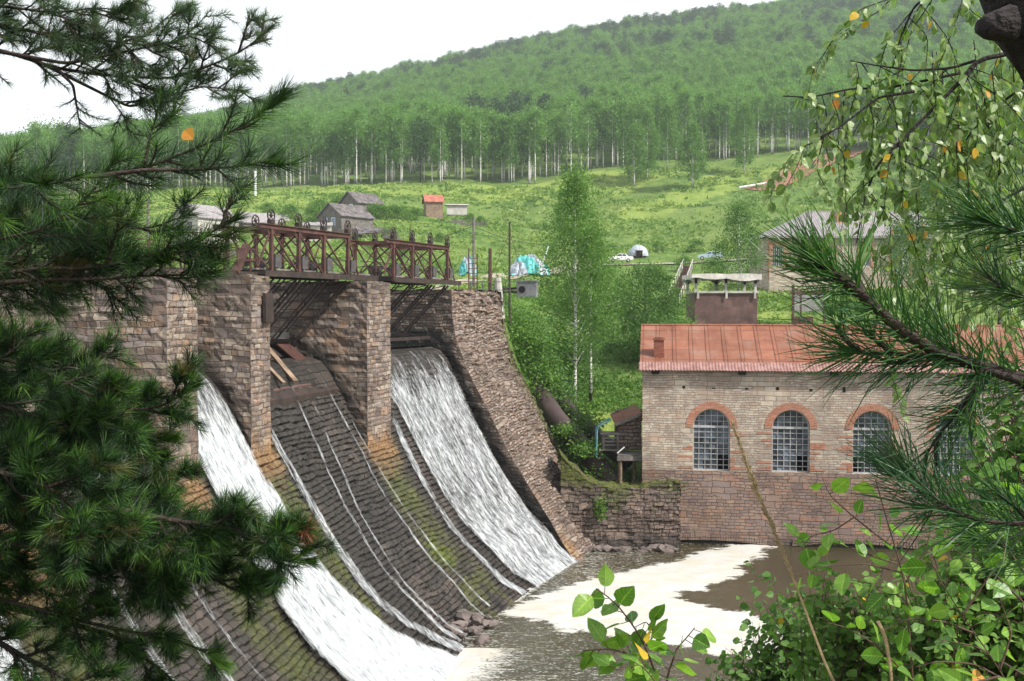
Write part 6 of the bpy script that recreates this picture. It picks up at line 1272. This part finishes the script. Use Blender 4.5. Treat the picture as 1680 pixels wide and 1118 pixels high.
# leaf shapes for near broadleaves: folded ovate blades
LX = [0, .1, .27, .48, .7, .88, 1]; LH = [.0, .16, .27, .29, .21, .10, 0]
LT = np.array([[x, 0, 0] for x in LX]+[[x, h, .22*h] for x, h in zip(LX[1:-1], LH[1:-1])]+[[x, -h, .22*h] for x, h in zip(LX[1:-1], LH[1:-1])]); NV = len(LT)
LF = [[0, 1, 7], [0, 12, 1], [6, 11, 5], [6, 5, 16]]+[f for k in range(1, 5) for f in ([k, k+1, 7+k, 6+k], [k+1, k, 11+k, 12+k])]
LMX = LT[:, 0].copy(); LMY = (np.arange(NV) > 6)*1.
def blades(P, D, N, size, rg, wide=1.):
    n = len(P); D = D/(np.linalg.norm(D, axis=1)[:, None]+1e-9); N = N-(N*D).sum(1)[:, None]*D; N /= np.linalg.norm(N, axis=1)[:, None]+1e-9; S = np.cross(N, D)
    T = np.repeat(LT[None], n, 0)*np.array([1, wide, 1]); T[:, :, 2] += T[:, :, 0]**2*rg.uniform(-.35, .08, n)[:, None]+T[:, :, 1]*rg.normal(0, .25, n)[:, None]; T[:, 7:] += rg.normal(0, .012, (n, NV-7, 3)); T *= np.asarray(size)[:, None, None]
    V = P[:, None]+T[..., 0:1]*D[:, None]+T[..., 1:2]*S[:, None]+T[..., 2:3]*N[:, None]; F3 = []; F4 = []
    b = np.arange(n)[:, None]*NV
    for f in LF: (F3 if len(f) == 3 else F4).append(b+np.array(f)[None])
    return V.reshape(-1, 3), [np.concatenate(F3), np.concatenate(F4)]
class Leafy:
    def __init__(s, name, label, cat, loc, seed, leafm='nearleaf', yellow=.02):
        s.root = empty(name, tuple(loc), 0, label, cat); s.o = np.array(loc, float); s.rg = np.random.default_rng(seed); s.b = MB(); s.L = []; s.lm = leafm; s.y = yellow
    def twig(s, px, Y, r, size, gap, n_extra=0, droop=.3, start=.15, world=False, tipleaf=True, wide=1., face=.6):
        rg = s.rg; Ys = Y if isinstance(Y, (list, tuple)) else [Y]*len(px); P = spline([(p if world else at(p[0], p[1], q))-s.o for p, q in zip(px, Ys)], 24)
        s.b.tube(P, np.linspace(r, r*.35, 24), 5); l = np.linalg.norm(np.diff(P, axis=0), axis=1).sum(); n = max(2, int(l*(1-start)/gap)); u = start+(1-start)*(np.arange(n)+rg.uniform(.2, .8, n))/n; c = u*23; i = np.clip(c.astype(int), 0, 22); f = (c-i)[:, None]; p = P[i]*(1-f)+P[i+1]*f; d = P[i+1]-P[i]; d /= np.linalg.norm(d, axis=1)[:, None]+1e-9
        sd = rg.normal(size=(n, 3)); sd -= (sd*d).sum(1)[:, None]*d; sd /= np.linalg.norm(sd, axis=1)[:, None]; D = d*.45+sd*.8; D[:, 2] -= droop; D /= np.linalg.norm(D, axis=1)[:, None]; st = size*rg.uniform(.15, .4, n)[:, None]; pb = p+D*st
        for a, e in zip(p, pb): s.b.bar(a, e, .0009*max(1, size/.04)) if size > .02 else 0
        N = rg.normal(size=(n, 3))*.8+np.array([.15, -face, .75]); s.L.append((pb, D, N, size*rg.uniform(.6, 1.15, n), wide)); return P
    def build(s, bark='twig'):
        s.b.build('stem', M[bark], s.root, smooth=True); P = np.concatenate([l[0] for l in s.L]); D = np.concatenate([l[1] for l in s.L]); N = np.concatenate([l[2] for l in s.L]); S = np.concatenate([l[3] for l in s.L]); wd = s.L[0][4]
        ye = s.rg.random(len(P)) < s.y
        for sel, m, nm in ((~ye, s.lm, 'leaves'), (ye, 'yellowleaf', 'yellow_leaves')):
            if sel.sum():
                V, F = blades(P[sel], D[sel], N[sel], S[sel], s.rg, wd); mk(nm, V, F, M[m], s.root, attr={'v': np.repeat(s.rg.random(sel.sum()), NV), 'mx': np.tile(LMX, sel.sum()), 'my': np.tile(LMY, sel.sum())}, box=False)
def ground_at(x, Y): p = at(x, 900, Y); return np.array([p[0], p[1], float(hgt(p[0], p[1]))])
# overhanging birch, upper right
bt = Leafy('birch_tree', 'overhanging birch at the upper right with dark trunk and loose hanging leaves', 'birch', at(2250, 500, 3.0), 21, 'palegreen', .022)
tr = spline([np.array([at(2250, 500, 3)[0], 3.0, 10.0]), at(2150, 500, 2.9), at(1990, 260, 2.0), at(1760, 160, 1.25), at(1672, 50, 1.15), at(1640, -60, 1.2), at(1600, -300, 1.4)], 40)-bt.o
b = MB(); rr_ = np.interp(np.linspace(0, 1, 40), [0, .5, .8, 1], [.09, .07, .045, .035]); V_, F_ = tube(tr, rr_, 18); V_ = V_+(rng.normal(size=V_.shape))*.0025; b.add(V_, F_); kn = at(1603, 45, 1.15)-bt.o; b.tube([at(1660, 40, 1.15)-bt.o, kn+[.01, 0, 0], kn], [.022, .014, .007], 8); b.build('trunk', M['darkbark'], bt.root, smooth=True)
main = [((1705, 70), (1655, 88), (1605, 98), (1575, 135), (1520, 190), (1480, 230), (1462, 250)), ((1600, 100), (1560, 112), (1500, 116), (1440, 108), (1395, 100)), ((1575, 120), (1520, 132), (1450, 146), (1400, 145), (1330, 160), (1285, 158)), ((1500, 150), (1440, 160), (1390, 200), (1345, 230)),
        ((1700, 130), (1640, 170), (1590, 220), (1560, 280)), ((1700, 200), (1650, 240), (1620, 290), (1600, 360)), ((1480, 230), (1440, 270), (1420, 320), (1405, 400)), ((1700, 0), (1560, -20), (1470, -10), (1440, 20)), ((1560, -30), (1500, 10), (1478, 60), (1465, 110)), ((1700, 300), (1640, 330), (1590, 380), (1560, 440))]
rgx = np.random.default_rng(8)
for k, m in enumerate(main):
    P = bt.twig(m, 3.1+.1*(k % 3), .009 if k == 0 else .005, .036, .032, start=.2, droop=.5, wide=1.25)
    for j in range({0: 12, 1: 8, 2: 7, 3: 7, 6: 6}.get(k, 6)):
        i = rgx.integers(3, 24); q = P[i]+bt.o; l = rgx.uniform(.12, .42)*(1.25 if q[0] > 1.25 else 1); dx = rgx.normal()*.07
        bt.twig([q, q+[dx, rgx.normal()*.05, -l*.25], q+[dx*1.6, rgx.normal()*.06, -l*.65], q+[dx*1.8, rgx.normal()*.06, -l]], 0, .0018, .034, .015, start=.05, droop=.8, world=True, wide=1.25)
for _ in range(60):
    x = rgx.uniform(1500, 1700); y = rgx.uniform(60, 430); Yq = rgx.uniform(2.9, 4.2); q = at(x, y, Yq); l = rgx.uniform(.15, .4); bt.twig([q, q+[.02, .02, -l*.5], q+[rgx.normal()*.05, .03, -l]], 0, .0018, .036, .016, start=.0, droop=.7, world=True, wide=1.25)
bt.build('darkbark')
# sapling at the bottom centre
sp1 = Leafy('sapling', 'small leafy sapling with a few yellow leaves at the bottom centre', 'sapling', ground_at(1090, 2.1), 31, 'nearleaf', .06)
sp1.twig([(1090, 1500), (1092, 1200), (1080, 1118), (1055, 1050), (1020, 1000), (990, 970), (978, 966)], 2.1, .004, .058, .014, start=.5, wide=1.2)
sp1.twig([(1092, 1160), (1095, 1110), (1110, 1065), (1128, 1045), (1140, 1030)], 2.1, .003, .055, .014, start=.3, wide=1.3)
sp1.twig([(1075, 1110), (1040, 1075), (1000, 1065), (955, 1068)], 2.08, .003, .062, .014, start=.2, wide=1.1)
sp1.twig([(1060, 1060), (1075, 1040), (1060, 1020), (1040, 1030)], 2.12, .002, .045, .014, start=.2, wide=1.2)
sp1.twig([(1100, 1150), (1060, 1100), (1050, 1090), (1010, 1100)], 2.0, .002, .056, .014, start=.2, wide=1.1); sp1.build('twig')
# alder-like saplings at the lower right
s2 = Leafy('sapling', 'upright sapling with broad light green leaves in front of the power house', 'sapling', ground_at(1520, 2.5), 32, 'nearleaf', .01)
S2 = dict(size=.057, gap=.036, wide=1.15)
s2.twig([(1520, 1600), (1505, 1250), (1498, 1118), (1486, 956), (1467, 892), (1440, 804), (1437, 788)], 2.5, .0045, start=.55, **S2)
s2.twig([(1498, 1010), (1484, 983), (1440, 960), (1396, 952)], 2.5, .0025, start=.1, **S2)
s2.twig([(1470, 925), (1440, 916), (1400, 900), (1369, 892), (1298, 889)], 2.5, .0025, start=.1, **S2)
s2.twig([(1462, 895), (1443, 882), (1400, 848), (1362, 814), (1349, 784)], 2.5, .0025, start=.1, **S2)
s2.twig([(1400, 850), (1370, 870), (1330, 880), (1310, 905)], 2.5, .002, start=.1, **S2)
s2.twig([(1486, 956), (1520, 900), (1530, 850)], 2.55, .0025, start=.1, **S2)
s2.twig([(1480, 940), (1420, 925), (1350, 930), (1300, 945)], 2.45, .0025, start=.1, **S2)
s2.twig([(1498, 1118), (1440, 1060), (1390, 1030), (1350, 1020)], 2.4, .0025, start=.1, **S2); s2.build('twig')
s3 = Leafy('sapling', 'branching sapling with large leaves at the lower right corner', 'sapling', ground_at(1720, 2.3), 33, 'nearleaf', .008)
for px in ([(1720, 1600), (1680, 1180), (1653, 1118), (1579, 1010), (1535, 943), (1520, 900)], [(1653, 1118), (1600, 1090), (1540, 1085), (1480, 1100)], [(1600, 1040), (1550, 1020), (1490, 1015), (1440, 1040)], [(1579, 1010), (1620, 950), (1650, 910)], [(1680, 1150), (1690, 1050), (1670, 960), (1660, 900)], [(1640, 1100), (1660, 1040), (1640, 980)], [(1640, 1110), (1560, 1130), (1490, 1120)],
        [(1700, 1120), (1600, 1060), (1540, 1050)], [(1690, 1000), (1620, 930), (1570, 905)], [(1690, 900), (1640, 800), (1620, 740), (1640, 690)], [(1680, 940), (1600, 820), (1590, 770)]): s3.twig(px, 2.3+.2*rgx.random(), .003, .056, .028, start=.15 if px[0][1] < 1500 else .6, wide=1.2)
s3.build('twig')
# shrub thickets on the near bank
def thicket(label, spots, Y, size, n, seed, leafm='bushleaf', hgt_=1.2):
    lf = Leafy('bank_shrub', label, 'shrub', ground_at(spots[0][0], Y), seed, leafm, .01); rg = np.random.default_rng(seed); o = lf.o
    for (x, y) in spots:
        top = at(x, y, Y); base_ = np.array([o[0]+rg.normal()*.5, o[1]+rg.normal()*.3, o[2]]); mid = base_*.35+top*.65+[rg.normal()*.2, rg.normal()*.2, -.1]
        lf.b.tube(spline([base_-o, mid-o, top-o], 8), np.linspace(.03, .008, 8), 4)
        for j in range(n):
            st = mid+(top-mid)*rg.uniform(-.2, 1); e = top+rg.normal(size=3)*[hgt_*.45, hgt_*.4, hgt_*.35]; lf.twig([st, (st+e)/2+[0, 0, .08], e], 0, .006, size, size*.42, start=.15, world=True, droop=.5, wide=1.2)
    lf.build('twig')
thicket('dense small leaved bush hanging over the pool edge at the lower right', [(1262, 1075), (1290, 1050), (1320, 1030), (1300, 1110), (1350, 1075), (1250, 1118), (1335, 1005), (1235, 1112)], 12., .11, 22, 41, 'birchleaf', .62)
thicket('loose leafy bush in front of the brown pool at the lower right', [(1400, 985), (1430, 960), (1350, 975), (1450, 1010), (1400, 1040), (1470, 1060), (1440, 1100), (1500, 1000)], 9., .085, 14, 42, 'bushleaf', .5)
thicket('thick bright green bush at the right edge below the power house', [(1560, 960), (1600, 940), (1640, 930), (1680, 950), (1540, 1010), (1590, 1020), (1650, 1020), (1620, 1080), (1560, 1090), (1680, 1090), (1510, 1060), (1655, 880), (1690, 840)], 7., .075, 22, 43, 'bushleaf', .55)
thicket('tall leafy bush at the right edge beside the power house windows', [(1640, 760), (1670, 700), (1690, 620), (1620, 820), (1680, 800), (1590, 870), (1660, 640)], 8., .085, 16, 44, 'bushleaf', .55)
# dry grass stalk with seed head
gs = empty('grass_stalk', tuple(at(1480, 1250, 1.0)), 0, 'tall dry grass stalk with a brown seed head before the power house', 'grass stalk'); g0 = at(1480, 1250, 1.0)
Q = spline([at(x, y, 1.0)-g0 for x, y in ((1480, 1250), (1400, 1180), (1356, 1095), (1312, 977), (1271, 875), (1235, 790), (1204, 700))], 40); MB().tube(Q, np.linspace(.0017, .0008, 40), 5).build('stem', M['straw'], gs)
b = MB(); rgs = random.Random(2)
for i in range(260):
    u = rgs.uniform(.55, 1); j = min(38, int(u*39)); q = Q[j]+(Q[j+1]-Q[j])*rgs.random(); w_ = .0026*min(1, (u-.55)*7, (1.02-u)*6)+.0006; d = (Q[j+1]-Q[j]); d /= np.linalg.norm(d); e = q+d*.006+np.array([rgs.gauss(0, 1), rgs.gauss(0, 1), rgs.gauss(0, 1)])*w_*.6; b.bar(q, e, .0016, .0012)
b.build('seed_head', M['straw'], gs)
MB().tube(spline([at(x, y, 1.0)-g0 for x, y in [(1470, 1240), (1462, 1100), (1452, 1040), (1440, 1020)]], 16), np.linspace(.0012, .002, 16), 5).build('leaf_blade', M['straw'], gs)
# orange leaf caught on the pine bough
c0 = at(302, 214, 2.15); V, F = blades(np.array([c0]), np.array([[.7, -.1, -.7]]), np.array([[.2, -1, .2]]), np.array([.027]), np.random.default_rng(1), 1.9)
tag(mk('autumn_leaf', V, F, M['yellowleaf'], attr={'v': np.full(NV, .93), 'mx': LMX, 'my': LMY}, box=False), 'single orange leaf caught on the long pine bough', 'leaf')
# ------------------------------------------------------------------ haze: closed box of thin pale air
t = bpy.data.materials.new('haze_air'); t.use_nodes = True; n_ = t.node_tree.nodes; n_.clear(); o_ = n_.new('ShaderNodeOutputMaterial'); v_ = n_.new('ShaderNodeVolumePrincipled')
v_.inputs['Color'].default_value = (.88, .95, 1, 1); v_.inputs['Density'].default_value = .00027; v_.inputs['Anisotropy'].default_value = .2; t.node_tree.links.new(v_.outputs[0], o_.inputs['Volume'])
hb = MB(); hb.box((-1750, -70, -4), (1750, 1215, 400)); tag(hb.build('haze', t), 'thin pale summer haze over the valley', 'haze', kind='stuff')
